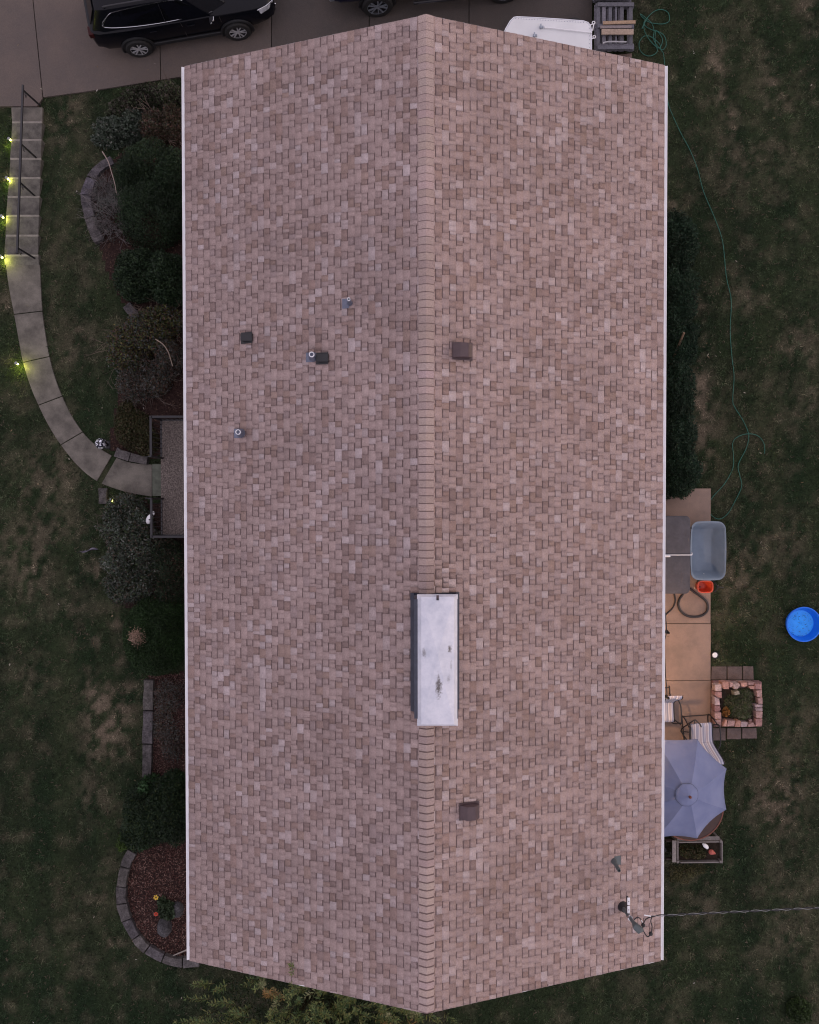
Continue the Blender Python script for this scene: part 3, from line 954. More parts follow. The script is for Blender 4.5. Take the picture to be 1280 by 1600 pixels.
def railing(ys, corner, label):
    """black railing along the porch edge between image rows ys; corner = the end that turns towards the house"""
    x = pq[0][0] + .05
    ya, yb = at(257, ys[0], ZPO)[1], at(257, ys[1], ZPO)[1]
    R = empty('porch_railing', (x, (ya + yb) / 2, ZPO), label, 'railing', 'railings on the porch')
    runs = [((x, ya), (x, yb))]
    cy = ya if corner == 0 else yb
    runs.append(((x, cy), (wx0 - .01, cy)))
    for (a, b) in runs:
        for h, w in ((.86, .055), (.10, .035)):
            mb = MB(); mb.bar((a[0], a[1], ZPO + h), (b[0], b[1], ZPO + h), w, .03); mb.build('rail', M['black_metal'], R)
        n = int(math.hypot(b[0] - a[0], b[1] - a[1]) / .115)
        for k in range(1, n):
            t = k / n
            mb = MB(); mb.box((a[0] + (b[0] - a[0]) * t, a[1] + (b[1] - a[1]) * t, ZPO + .48), (.016, .016, .73)); mb.build('baluster', M['black_metal'], R)
    for (qx, qy) in ((x, ya), (x, yb)):
        mb = MB(); mb.box((qx, qy, ZPO + .45), (.042, .042, .90)); mb.build('post', M['black_metal'], R)
    oy = yb if corner == 0 else ya
    sgn = 1 if corner == 0 else -1
    mb = MB(); mb.tube(spline([(x, oy, ZPO + .86), (x - .06, oy - .0 * sgn, ZPO + .84), (x - .16, oy - .01 * sgn, ZPO + .74), (x - .20, oy, ZPO + .68)], 5), .018, 8); mb.build('rail_end', M['black_metal'], R)


railing((657, 716), 0, 'black porch railing on the stair side of the mossy step')
railing((779, 836), 1, 'black porch railing behind the white garden ornament')

# ------------------------------------------------------------------ stone edgings
STONE_COL = np.array([.080, .074, .076])


def edging(label, pts, width, h, blen, base, jit=.12, name='stone_edging'):
    sp = spline([at(x, y, base) for x, y in pts], 12)
    E = empty(name, sp[len(sp) // 2] - Vector((0, 0, h)), label, 'edging', 'stone edgings of the flower beds')
    acc = 0; start = 0; last = sp[0]
    seg = [0]
    for a, b in zip(sp, sp[1:]): seg.append(seg[-1] + (b - a).length)
    n = max(1, round(seg[-1] / blen))
    cuts = [seg[-1] * (k + (r2.uniform(-jit, jit) if 0 < k < n else 0)) / n for k in range(n + 1)]

    def P(s):
        s = min(max(s, 0), seg[-1])
        for i in range(len(seg) - 1):
            if seg[i] <= s <= seg[i + 1] + 1e-9:
                return sp[i].lerp(sp[i + 1], (s - seg[i]) / max(1e-9, seg[i + 1] - seg[i])), (sp[i + 1] - sp[i]).normalized()
        return sp[-1], (sp[-1] - sp[-2]).normalized()
    for a, b in zip(cuts, cuts[1:]):
        mb = MB()
        mb.col = tuple(STONE_COL * (1 + r2.normal(0, .14)) * np.array([1, 1, 1 + r2.normal(0, .04)]))
        Ls, Rs = [], []
        w = width * (1 + r2.normal(0, .06))
        for t in (0, .33, .67, 1):
            p, d = P(a + .004 + (b - a - .008) * t)
            nrm = Vector((-d.y, d.x, 0))
            Ls.append(p + nrm * (w / 2 + r2.normal(0, .008))); Rs.append(p - nrm * (w / 2 + r2.normal(0, .008)))
        poly = [(p.x, p.y) for p in Rs] + [(p.x, p.y) for p in reversed(Ls)]
        zg = [float(gz(p[0], p[1])) - .08 for p in poly]
        top = h + r2.normal(0, .012)
        mb.prism(poly, zg, [z + .08 + top for z in zg], inset=.012)
        mb.build('stone', M['stone'], E, bevel=.01)
    return E


edging('curved grey stone edging round the evergreen bed near the driveway', [(166, 238), (150, 248), (140, 262), (134, 282), (132, 302), (136, 322), (143, 342), (152, 362), (164, 384)], .28, .16, .75, 1.0)
edging('curved grey block edging round the mulched low bed with two flowers', [(207, 1330), (198, 1346), (192, 1370), (189, 1398), (193, 1425), (203, 1450), (218, 1473), (236, 1488), (258, 1499), (282, 1504), (312, 1503)], .27, .16, .46, 1.55)
edging('straight grey edging slab strip below the round clipped bush', [(232, 1062), (231, 1110), (230, 1160), (229, 1222)], .27, .15, .85, 1.55)
edging('short grey stone edging beside the path next to the mirror ball', [(180, 706), (196, 712), (214, 717), (232, 720)], .24, .14, .55, 1.5)
edging('lone grey edging stone under the porch shrub below the path', [(161, 762), (161, 774), (161, 788)], .24, .13, .45, 1.5)
edging('grey edging stone beside the reddish shrub above the porch', [(198, 476), (206, 486), (214, 498)], .26, .14, .5, 1.5)

# ------------------------------------------------------------------ solar path lights
M['solar_lens'] = mat('lit solar lens', (.9, .9, .5), rough=.3, emit=((.95, .90, .18), 1.3))
M['stainless'] = mat('stainless cap', (.25, .26, .27), rough=.3, metal=.8)


def solar_light(px, py, label, power=1.0, h=.28):
    p = atg(px, py, h)
    g = float(gz(p[0], p[1]))
    S = empty('solar_path_light', (p[0], p[1], g), label, 'path light', 'lit solar lights along the path')
    mb = MB(); mb.tube([(p[0], p[1], g - .05), (p[0], p[1], g + h - .08)], .009, 6); mb.build('stake', M['black_plastic'], S)
    mb = MB(); mb.lathe([(.018, h - .08), (.026, h - .055), (.026, h - .01), (.022, h)], 14, (p[0], p[1], g)); mb.build('lens', M['solar_lens'], S, smooth=.6)
    mb = MB(); mb.lathe([(.040, h + .001), (.040, h + .008), (.020, h + .022), (.001, h + .024)], 14, (p[0] - .012, p[1] + .010, g)); mb.build('cap', M['stainless'], S, smooth=.6)
    ld = bpy.data.lights.new('solar_glow', 'POINT'); ld.energy = power * 1.15; ld.color = (.76, .82, .10); ld.shadow_soft_size = .03
    lo = bpy.data.objects.new('solar_glow', ld); SC.collection.objects.link(lo); lo.parent = S; lo.location = (.0, -.035, .185)


solar_light(14.5, 217, 'lit solar light beside the concrete stairs, nearest the driveway')
solar_light(11, 278, 'lit solar light beside the stairs, second from the driveway')
solar_light(3, 338, 'lit solar light beside the stairs, third from the driveway')
solar_light(1.5, 401, 'lit solar light beside the stairs where the path begins')
solar_light(26, 568, 'lit solar light on the lawn at the bend of the curved path')
solar_light(174, 782, 'small lit solar light buried in the bluish shrub by the path', .12)

# ------------------------------------------------------------------ garden ornaments
p = at(157.5, 693, 1.85)
G = empty('mirror_ball', (p[0], p[1], Z_FRONT), 'silver mosaic mirror ball on a short stand by the path', 'ornament')
mb = MB(); mb.lathe([(.12, 0), (.10, .03), (.05, .06), (.04, .24), (.08, .31)], 16, (p[0], p[1], Z_FRONT)); mb.build('stand', M['black_metal'], G, smooth=.6)
m, nt, b = mat_base('mirror mosaic')
N, L = nt.nodes, nt.links
geo = N.new('ShaderNodeNewGeometry')
vo = N.new('ShaderNodeTexVoronoi'); vo.inputs['Scale'].default_value = 26; L.new(geo.outputs['Position'], vo.inputs['Vector'])
rp = N.new('ShaderNodeValToRGB'); rp.color_ramp.elements[0].color = (.015, .018, .03, 1); rp.color_ramp.elements[1].color = (.8, .82, .9, 1)
rp.color_ramp.elements[0].position = .45; rp.color_ramp.elements[1].position = .55
L.new(vo.outputs['Color'], rp.inputs['Fac']); L.new(rp.outputs['Color'], b.inputs['Base Color'])
b.inputs['Metallic'].default_value = .55; b.inputs['Roughness'].default_value = .22
bp = N.new('ShaderNodeBump'); bp.inputs['Strength'].default_value = .9; L.new(vo.outputs['Distance'], bp.inputs['Height']); L.new(bp.outputs['Normal'], b.inputs['Normal'])
mb = MB(); mb.ball((p[0], p[1], 1.84), .142, 24); mb.build('ball', m, G, smooth=1.0)
mb = MB(); mb.lathe([(.03, .135), (.03, .16), (.012, .165)], 12, (p[0], p[1], 1.84)); mb.build('cap', M['black_metal'], G)

p = at(237, 808, 1.9)
G = empty('bird_ornament', (p[0], p[1], Z_FRONT), 'white bird shaped garden ornament standing in the shrub below the porch', 'ornament')
mb = MB(); mb.tube([(p[0], p[1], Z_FRONT), (p[0], p[1], 1.85)], .008, 6); mb.build('stake', M['black_metal'], G)
q = [at(x, y, z) for x, y, z in ((231.5, 817, 1.90), (233, 812, 1.95), (235.5, 807, 1.98), (238.5, 804, 2.03), (239.5, 801, 2.07), (235.5, 799, 2.08))]
mb = MB(); mb.tube(spline(q, 5), [.02 + .055 * math.sin(PI * min(1, (i + 3) / 18)) if i < 16 else .042 - .0015 * (i - 16) for i in range(26)], 10); mb.build('body', M['white'], G, smooth=.9)
mb = MB(); mb.ball(at(233.5, 812, 2.02), .022, 8); mb.ball(at(238, 805, 2.08), .03, 8); mb.ball(at(237.5, 800, 2.12), .016, 8); mb.build('spots', M['black_plastic'], G)

p = at(135, 858, 1.9)
G = empty('garden_flag', (p[0], p[1], Z_FRONT), 'narrow pale garden flag seen nearly edge-on standing on the lawn', 'flag')
mb = MB(); f0 = at(128, 862, 2.1); mb.tube([(f0[0], f0[1], Z_FRONT), (f0[0], f0[1], 2.35)], .008, 6)
mb.tube([at(128, 862, 2.33), at(152, 857, 2.33)], .006, 6); mb.build('pole', M['black_metal'], G)
m_flag = mat('flag cloth', (.30, .28, .36), rough=.85, col2=(.12, .10, .20), scale=7, f2=(.45, .55))
V, F = [], []
for i in range(13):
    t = i / 12
    for j in range(7):
        s = j / 6
        a = at(127 + 26 * t, 862 - 7 * t + 3.5 * t * t, 2.32 - .55 * s)
        V.append((a[0] + .04 * math.sin(5 * s) * s, a[1] + .05 * s * math.sin(3 + 6 * t), a[2]))
F = [(i * 7 + j, i * 7 + j + 1, (i + 1) * 7 + j + 1, (i + 1) * 7 + j) for i in range(12) for j in range(6)]
o = mesh_np('cloth', V, F, m_flag, G, smooth=True)
sm = o.modifiers.new('thick', 'SOLIDIFY'); sm.thickness = .004

# ------------------------------------------------------------------ hot tub
M['vinyl'] = mat('grey vinyl spa cover', (.085, .082, .092), rough=.75, var=.18, scale=5, bump=.5, bscale=18, spec=.2, grain=.05)
M['spa_side'] = mat('brown spa cabinet', (.09, .06, .045), rough=.7)
ZT = PATIO_Z + .92
a, b = at(1079, 928, ZT), at(1079, 806, ZT)
xr, ya, yb = a[0], a[1], b[1]
xl = xr - 1.32
ym = at(0, 868, ZT)[1]
spa = empty('hot_tub', ((xl + xr) / 2, ym, PATIO_Z), 'hot tub with a two-piece grey cover, half under the back eave', 'hot tub')


def rrect(x0, y0, x1, y1, r, n=6, corners=(1, 1, 1, 1)):
    out = []
    for k, (cx, cy, a0) in enumerate(((x0 + r, y0 + r, PI), (x1 - r, y0 + r, 1.5 * PI), (x1 - r, y1 - r, 0), (x0 + r, y1 - r, .5 * PI))):
        if corners[k]:
            out += [(cx + r * math.cos(a0 + .5 * PI * i / n), cy + r * math.sin(a0 + .5 * PI * i / n)) for i in range(n + 1)]
        else:
            out.append(((x0, x1, x1, x0)[k], (y0, y0, y1, y1)[k]))
    return out


mb = MB(); mb.prism(rrect(xl + .03, ya + .03, xr - .03, yb - .03, .15), PATIO_Z, ZT - .1); mb.build('cabinet', M['spa_side'], spa)
for (y0, y1, cs) in ((ya, ym - .016, (1, 1, 0, 0)), (ym + .016, yb, (0, 0, 1, 1))):
    mb = MB()
    P = rrect(xl, y0, xr, y1, .13, 6, cs)
    c = Vector(((xl + xr) / 2, (y0 + y1) / 2))
    rings = []
    for ins, z in ((0, ZT - .11), (0, ZT - .03), (.018, ZT - .006), (.045, ZT), (.3, ZT + .022)):
        rings.append([(*(Vector(p) + (c - Vector(p)).normalized() * min(ins, (c - Vector(p)).length)), z) for p in P])
    mb.loft(rings); mb.build('cover', M['vinyl'], spa, smooth=.7)
mb = MB(); mb.box(((xl + xr) / 2 + .02, ym, ZT + .012), (xr - xl + .02, .022, .014)); mb.tube([(xr + .0, ym, ZT + .01), (xr + .05, ym + .02, ZT - .03), (xr + .07, ym + .05, ZT - .12)], .014, 6)
mb.build('hinge_strap', M['white'], spa)
w0 = at(1039, 869.2, ZT + .03)
mb = MB(); mb.lathe([(.022, -.12), (.022, .1), (.008, .12)], 8, (w0[0] + .02, w0[1], w0[2]), M=Matrix.Rotation(PI / 2, 3, 'Y')); mb.build('strap_buckle', M['white'], spa)
mb = MB(); mb.box((xr + .012, at(0, 826, ZT)[1], ZT - .06), (.05, .06, .07)); mb.build('latch', M['black_plastic'], spa)

# ------------------------------------------------------------------ grey cart tub
ZU = PATIO_Z + .62
M['grey_plastic'] = mat('grey blue plastic', (.175, .225, .285), rough=.5, var=.12, scale=3, spec=.4, grain=.04)
u0, u1 = at(1080.5, 905, ZU), at(1133.5, 816, ZU)
tub = empty('grey_tub', ((u0[0] + u1[0]) / 2, (u0[1] + u1[1]) / 2, PATIO_Z), 'large grey plastic cart tub standing against the hot tub', 'cart tub')
cx, cy = (u0[0] + u1[0]) / 2, (u0[1] + u1[1]) / 2
hx, hy = (u1[0] - u0[0]) / 2, (u1[1] - u0[1]) / 2


def bulge(hx, hy, r, b=.035, z=0, n=8):
    P = rrect(-hx, -hy, hx, hy, r, 7)
    out = []
    # densify the sides so they bow outwards
    m_ = len(P)
    for i in range(m_):
        a = Vector(P[i]); c = Vector(P[(i + 1) % m_])
        k = 6 if (c - a).length > .25 else 1
        for j in range(k):
            q = a.lerp(c, j / k)
            q.x += (1 if q.x > 0 else -1) * b * max(0, 1 - (q.y / hy) ** 2) if abs(q.x) > hx * .6 else 0
            q.y += (1 if q.y > 0 else -1) * b * max(0, 1 - (q.x / hx) ** 2) if abs(q.y) > hy * .8 else 0
            out.append((cx + q.x, cy + q.y, z))
    return out


R_ = []
for fx, fy, z, r, bl in ((.62, .72, ZU - .46, .09, .0), (.92, .95, ZU - .05, .14, .02), (.97, .98, ZU - .025, .15, .03), (1.0, 1.0, ZU - .02, .16, .03), (1.0, 1.0, ZU, .16, .03), (.955, .97, ZU, .15, .03), (.905, .935, ZU - .035, .14, .02), (.70, .78, ZU - .36, .09, .0), (.58, .70, ZU - .425, .08, .0)):
    R_.append(bulge(hx * fx, hy * fy, r * min(1, fx + .1), bl, z))
mb = MB(); mb.loft(R_); mb.build('bin', M['grey_plastic'], tub, smooth=.9)
mb = MB()
for k in (-.33, .33):
    mb.box((cx, cy + k * hy, ZU - .485), (hx * 1.2, .03, .035))
mb.build('under_ribs', M['black_plastic'], tub)
for dx in (-1, 1):
    for dy in (-1, 1):
        mb = MB(); mb.lathe([(.04, -.03), (.10, -.03), (.115, 0), (.10, .03), (.04, .03)], 16, (cx + dx * hx * .80, cy + dy * hy * .6, PATIO_Z + .118), M=Matrix.Rotation(PI / 2, 3, 'Y'))
        mb.build('wheel', M['rubber'], tub, smooth=.6)
mb = MB()
for dy in (-1, 1): mb.bar((cx - hx * .76, cy + dy * hy * .6, PATIO_Z + .118), (cx + hx * .76, cy + dy * hy * .6, PATIO_Z + .118), .03, .03)
mb.box((cx, cy, PATIO_Z + .10), (.06, hy * 1.3, .02)); mb.build('axle_frame', M['black_metal'], tub)
mb = MB(); mb.lathe([(.001, 0), (.016, .004), (.02, .0), (.02, -.01)], 10, at(1093.5, 896, ZU - .36)); o = mb.build('white_puck', M['white'], None)
tag(o, 'small round white puck lying in the bottom corner of the grey tub', 'puck')
mb = MB(); mb.bar(at(1097, 900, ZU - .28), at(1100, 896, ZU - .24), .018, .015); o = mb.build('white_stick', M['white'], None)
tag(o, 'short white stick leaning in the end of the grey tub', 'stick')

# ------------------------------------------------------------------ orange bucket
M['orange'] = mat('orange plastic', (.62, .085, .035), rough=.4, var=.1, scale=6)
zo = PATIO_Z + .34
p = at(1102.5, 917, zo)
B = empty('orange_bucket', (p[0], p[1], PATIO_Z), 'orange open plastic bucket with black handle below the grey tub', 'bucket')
mk = lambda rx, ry, z, sh=0: [(p[0] + sh + rx * math.copysign(abs(math.cos(a)) ** .6, math.cos(a)), p[1] + ry * math.copysign(abs(math.sin(a)) ** .6, math.sin(a)), z) for a in np.linspace(0, 2 * PI, 29)[:-1]]
mb = MB(); mb.loft([mk(.12, .10, PATIO_Z), mk(.19, .145, zo - .02), mk(.205, .16, zo - .02), mk(.205, .16, zo), mk(.18, .135, zo), mk(.15, .11, PATIO_Z + .10, -.02), mk(.1, .08, PATIO_Z + .05, -.02)]); mb.build('pail', M['orange'], B, smooth=.8)
mb = MB(); mb.tube(spline([(p[0] + .19, p[1] + .15, zo - .02), (p[0] + .27, p[1] + .05, zo + .04), (p[0] + .30, p[1] - .02, zo + .03), (p[0] + .23, p[1] - .13, zo - .02)], 6), .015, 6)
mb.tube([(p[0] + .28, p[1] + .0, zo), (p[0] + .44, p[1] - .02, zo - .12), (p[0] + .52, p[1] - .04, zo - .16)], .016, 6)
mb.tube(spline([(p[0] - .2, p[1] + .14, zo - .02), (p[0] - .10, p[1] + .23, zo - .05), (p[0] + .1, p[1] + .21, zo - .02)], 6), .014, 6); mb.build('handle', M['black_plastic'], B)
mb = MB(); mb.ball(at(1094, 917, zo - .05), .022, 8); mb.build('plug', M['black_plastic'], B)

# ------------------------------------------------------------------ hoses
def hose(pts, r, m, name, label, cat, z=None, dz=0.0):
    P = [atg(x, y, dz + r) if z is None else at(x, y, z + r) for x, y in pts]
    S = spline(P, 8)
    mb = MB(); mb.tube(S, r, 7); o = mb.build(name, m, None, smooth=1.2)
    o.location = S[0]
    for vtx in o.data.vertices: vtx.co -= Vector(S[0])
    return tag(o, label, cat)


M['hose_black'] = mat('black rubber hose', (.018, .016, .018), rough=.6, var=.3)
M['hose_green'] = mat('green garden hose', (.012, .115, .085), rough=.45, var=.15)
hose([(1072, 918), (1078, 920), (1086, 926), (1095, 932), (1103, 939), (1106, 947), (1104, 956), (1096, 962), (1085, 964), (1073, 962), (1064, 955), (1060, 945), (1062, 936), (1067, 929), (1071, 922)], .030, M['hose_black'], 'black_hose', 'thick black hose looped on the patio below the hot tub', 'hose', PATIO_Z)
hose([(1052, 922), (1054, 930), (1055, 940), (1051, 950), (1044, 957), (1036, 964), (1025, 970)], .020, M['hose_black'], 'black_hose', 'thin black hose curving from the hot tub to the eave', 'hose', PATIO_Z)
GH = [(1037, 86), (1040, 120), (1044, 160), (1052, 182), (1064, 208), (1078, 234), (1090, 264), (1099.7, 300), (1116.5, 340), (1129, 377), (1135, 432), (1142.5, 469), (1141, 516), (1143.6, 557), (1147, 587), (1145, 624), (1148, 636), (1160, 655), (1168, 672), (1170, 684), (1165.5, 702), (1153.7, 726), (1156, 743), (1158.8, 760), (1148.6, 783), (1136.8, 803), (1123, 811), (1110, 803), (1106.4, 790), (1115, 775), (1132, 756), (1145, 732), (1146, 712), (1145, 692), (1153.7, 682), (1170.6, 677.7), (1185.8, 682), (1194, 694), (1195, 709)]
CO = [(1003, 45), (1010, 30), (1022, 18), (1034, 15), (1044, 20), (1046, 32), (1038, 37), (1026, 37), (1013, 34), (1003, 26), (1001, 22), (1008, 27), (1018, 36), (1022, 48), (1021, 60), (1026, 70), (1034, 78), (1040, 73), (1041, 66), (1038, 56), (1030, 50), (1020, 47), (1010, 42), (1006, 36), (1009, 32), (1006, 44), (1012, 58), (1022, 70), (1030, 75), (1035, 66), (1034, 58), (1025, 48), (1024, 66), (1027, 80), (1018, 87), (1008, 86), (1000, 78), (999, 66), (1006, 57), (1016, 57), (1030, 68), (1033, 78)]
hose(CO + GH, .0095, M['hose_green'], 'garden_hose', 'long green garden hose coiled by the pallets and looped on the back lawn', 'hose', None, .02)

# ------------------------------------------------------------------ kiddie pool and white pot
M['pool_blue'] = mat('blue plastic', (.004, .14, .72), rough=.4, var=.08, scale=5)
M['pool_floor'] = mat('blue plastic floor', (.006, .30, .95), rough=.35, var=.1, scale=4)
zk = float(gz(*atg(1256, 976)[:2]))
p = at(1256, 975.5, zk + .2)
K = empty('kiddie_pool', (p[0], p[1], zk), 'round bright blue plastic wading pool on the back lawn', 'pool')
mb = MB(); mb.lathe([(.34, .0), (.40, .05), (.395, .07), (.425, .12), (.42, .14), (.445, .19), (.455, .20), (.455, .22), (.43, .22), (.41, .19), (.405, .17), (.385, .13), (.38, .11), (.355, .065), (.35, .05), (.34, .03)], 40, (p[0], p[1], zk), cap=False); mb.build('wall', M['pool_blue'], K, smooth=.5)
V, F = [], []
nr, na = 8, 40
for i in range(nr + 1):
    for k in range(na):
        a = 2 * PI * k / na; r = .342 * i / nr
        V.append((p[0] + r * math.cos(a), p[1] + r * math.sin(a), zk + .034 + .006 * math.sin(9 * r / .34 + 3 * math.sin(2 * a + 1)) * (1 - (i / nr) ** 4)))
F = [(i * na + k, (i + 1) * na + k, (i + 1) * na + (k + 1) % na, i * na + (k + 1) % na) for i in range(nr) for k in range(na)]
mesh_np('pool_floor', V, F, M['pool_floor'], K, smooth=True)

p = atg(1118, 1024, .12); g = float(gz(p[0], p[1]))
K = empty('ground_spotlight', (p[0], p[1], g), 'small round white-topped light beside the patio edge', 'garden light')
mb = MB(); mb.lathe([(.075, 0), (.09, .03), (.092, .10), (.078, .105), (.072, .07)], 20, (p[0], p[1], g)); mb.build('housing', M['black_plastic'], K, smooth=.5)
mb = MB(); mb.lathe([(.070, .08), (.070, .10), (.06, .112), (.001, .116)], 20, (p[0] - .006, p[1] + .004, g)); mb.build('lens', M['white'], K, smooth=.5)

# ------------------------------------------------------------------ pavers and stone planter
M['paver'] = mat('pinkish paver', (.125, .098, .092), rough=.9, var=.25, scale=7, bump=.5, bscale=60, grain=.18, spec=.15)
zpv = Z_BACK + .025
for k, (q, lab) in enumerate((([(1112.5, 1041.5), (1135.5, 1041.5), (1135.5, 1062), (1111.5, 1062)], 'pinkish square paver above the stone planter, touching the patio'),
                              ([(1137, 1041.5), (1159.5, 1041.5), (1159.5, 1062), (1137, 1062)], 'pinkish square paver above the stone planter, between two others'),
                              ([(1161, 1041), (1177, 1041), (1178, 1062), (1161, 1062)], 'pinkish paver above the stone planter, farthest from the patio'),
                              ([(1114, 1137.5), (1134, 1137.5), (1134, 1157), (1114, 1157)], 'stained paver below the stone planter, beside the striped chair'),
                              ([(1136, 1137.5), (1158, 1137.5), (1158, 1155), (1136, 1155)], 'stained paver below the stone planter, between two others'),
                              ([(1160, 1137.5), (1182, 1137.5), (1183, 1154), (1160, 1154)], 'stained paver below the stone planter, farthest from the patio'))):
    P = [tuple(at(x, y, zpv)[:2]) for x, y in q][::-1]
    mb = MB(); mb.prism(P, zpv - .06, zpv + r2.uniform(0, .012)); o = mb.build('paver', M['paver'], None, bevel=.008)
    tag(o, lab, 'paver', 'square pavers by the stone planter')

pl = empty('stone_planter', at(1153, 1100, Z_BACK), 'square planter of rough pink and red stone blocks on the back lawn', 'planter')
PINK = [(.36, .235, .22), (.30, .175, .165), (.40, .30, .28), (.36, .28, .29), (.40, .23, .19), (.26, .15, .15)]
M['stone2'] = mat_tone('split stone block', rough=.9, grain=.25, gscale=30, spec=.2, bump=.8, wear=.22, wscale=9)
stones = [[(1117, 1070), (1128, 1069), (1128, 1080), (1117.5, 1080)], [(1117, 1081.5), (1128, 1081), (1128, 1091), (1123, 1091), (1117, 1087)], [(1116.5, 1088.5), (1124, 1092.5), (1125.5, 1101.5), (1117, 1102)],
          [(1117, 1103), (1125, 1102.5), (1127, 1109), (1123, 1112), (1117, 1112)], [(1116.5, 1113.5), (1127, 1113), (1127.5, 1123), (1117, 1123.5)], [(1117, 1124.5), (1127.5, 1124), (1127, 1133.5), (1118, 1133.5)],
          [(1128.5, 1066), (1139, 1065.5), (1139.5, 1077), (1131, 1077), (1129, 1074)], [(1140, 1066), (1146, 1066.5), (1145, 1073), (1140.5, 1074)], [(1145.5, 1068.5), (1154.5, 1067), (1157, 1071), (1153, 1077), (1147, 1077)],
          [(1157.5, 1067), (1168, 1066), (1168.5, 1072), (1163, 1074), (1158.5, 1073)], [(1169, 1066.5), (1179.5, 1066.5), (1179, 1071), (1169.5, 1070.5)], [(1170, 1072), (1179.5, 1072), (1179, 1077), (1173, 1077)],
          [(1180, 1068.5), (1190, 1068.5), (1190.5, 1077), (1181, 1077.5)], [(1182.5, 1079), (1191, 1078.5), (1190, 1089.5), (1183, 1089)], [(1184, 1091), (1191.5, 1089.5), (1192, 1100), (1185, 1100)],
          [(1179.5, 1101), (1192, 1101), (1192, 1105.5), (1180, 1105.5)], [(1180.5, 1106.5), (1192, 1106.5), (1192, 1111), (1181, 1111)], [(1181, 1112), (1192, 1112), (1191.5, 1122), (1182, 1122)], [(1181, 1123), (1191.5, 1123), (1191, 1134), (1181, 1134)],
          [(1138, 1126), (1149, 1126), (1147.5, 1135), (1136, 1135)], [(1150, 1128), (1154, 1125), (1158, 1127), (1157, 1136), (1148.5, 1136)], [(1158.5, 1127.5), (1169, 1129), (1167, 1136), (1158, 1136)], [(1169, 1132), (1178, 1129), (1179.5, 1135), (1169.5, 1136)],
          [(1134, 1126), (1137, 1125), (1135.5, 1135), (1129, 1135)], [(1170, 1126), (1174, 1123), (1176.5, 1126), (1172, 1129)], [(1129, 1124), (1134, 1123.5), (1134, 1126), (1129.5, 1127)]]
for i, q in enumerate(stones):
    zt = PLANTER_Z + r2.uniform(-.05, .02) - (.12 if i >= 24 else 0)
    P = [at(x, y, zt) for x, y in q][::-1]
    c = sum((Vector(p) for p in P), Vector((0, 0, 0))) / len(P)
    P = [(p[0] + (p[0] - c.x) * .04, p[1] + (p[1] - c.y) * .04) for p in P]
    mb = MB(); mb.col = tuple(np.array(random.choice(PINK)) * r2.uniform(.8, 1.1)); mb.prism(P, PLANTER_Z - .22, [zt + r2.uniform(-.012, .012) for _ in P], inset=.006)
    mb.build('stone_block', M['stone2'], pl, bevel=.01)
# lower course of blocks, seen where the upper ones stand back
cxs = [at(1117, 1068, Z_BACK + .2), at(1191, 1135, Z_BACK + .2)]
for i in range(6):
    for side_ in range(4):
        t0, t1 = i / 6 + .006, (i + 1) / 6 - .006
        xa, xb, yt, ybm = cxs[0][0] - .02, cxs[1][0], cxs[0][1] + .04, cxs[1][1] - .01
        w = .17
        if side_ == 0: P = [(xa + (xb - xa) * t0, yt - w), (xa + (xb - xa) * t1, yt - w), (xa + (xb - xa) * t1, yt), (xa + (xb - xa) * t0, yt)]
        elif side_ == 1: P = [(xa + (xb - xa) * t0, ybm), (xa + (xb - xa) * t1, ybm), (xa + (xb - xa) * t1, ybm + w), (xa + (xb - xa) * t0, ybm + w)]
        else:
            y0, y1 = ybm + w + .01, yt - w - .01
            xx = xa if side_ == 2 else xb - w
            P = [(xx, y0 + (y1 - y0) * t0), (xx + w, y0 + (y1 - y0) * t0), (xx + w, y0 + (y1 - y0) * t1), (xx, y0 + (y1 - y0) * t1)]
        mb = MB(); mb.col = tuple(np.array(random.choice(PINK)) * .85); mb.prism(P, Z_BACK - .05, PLANTER_Z - .235 + r2.uniform(-.01, .005)); mb.build('stone_block', M['stone2'], pl, bevel=.008)
M['dirt'] = mat('dark soil', (.035, .026, .020), rough=.95, var=.4, scale=12, bump=1, bscale=50, grain=.3, spec=.1)
mb = MB(); mb.prism([(cxs[0][0] + .15, cxs[1][1] + .16), (cxs[1][0] - .17, cxs[1][1] + .16), (cxs[1][0] - .17, cxs[0][1] - .13), (cxs[0][0] + .15, cxs[0][1] - .13)], Z_BACK, Z_BACK + .24); mb.build('soil', M['dirt'], pl)
P = [at(x, y, Z_BACK + .42) for x, y in ((1146.5, 1081), (1155.5, 1079.5), (1157, 1085), (1148, 1087))][::-1]
mb = MB(); mb.col = (.27, .24, .19); mb.prism([tuple(p[:2]) for p in P], Z_BACK + .23, Z_BACK + .42, inset=.01); o = mb.build('loose_stone', M['stone2'], None, bevel=.01)
tag(o, 'loose tan stone block lying inside the stone planter', 'stone')

# ------------------------------------------------------------------ patio umbrella, round table, chairs, planter box
m, nt, b = mat_base('blue grey canopy cloth')
N, L = nt.nodes, nt.links
geo = N.new('ShaderNodeNewGeometry')
n1 = N.new('ShaderNodeTexNoise'); n1.inputs['Scale'].default_value = 2.2; n1.inputs['Detail'].default_value = 6; L.new(geo.outputs['Position'], n1.inputs['Vector'])
rp = N.new('ShaderNodeValToRGB'); rp.color_ramp.elements[0].position = .3; rp.color_ramp.elements[1].position = .7
rp.color_ramp.elements[0].color = (.155, .185, .315, 1); rp.color_ramp.elements[1].color = (.205, .235, .370, 1)
L.new(n1.outputs['Fac'], rp.inputs['Fac']); L.new(rp.outputs['Color'], b.inputs['Base Color'])
b.inputs['Roughness'].default_value = .9; b.inputs['Specular IOR Level'].default_value = .15
n2 = N.new('ShaderNodeTexNoise'); n2.inputs['Scale'].default_value = 7; L.new(geo.outputs['Position'], n2.inputs['Vector'])
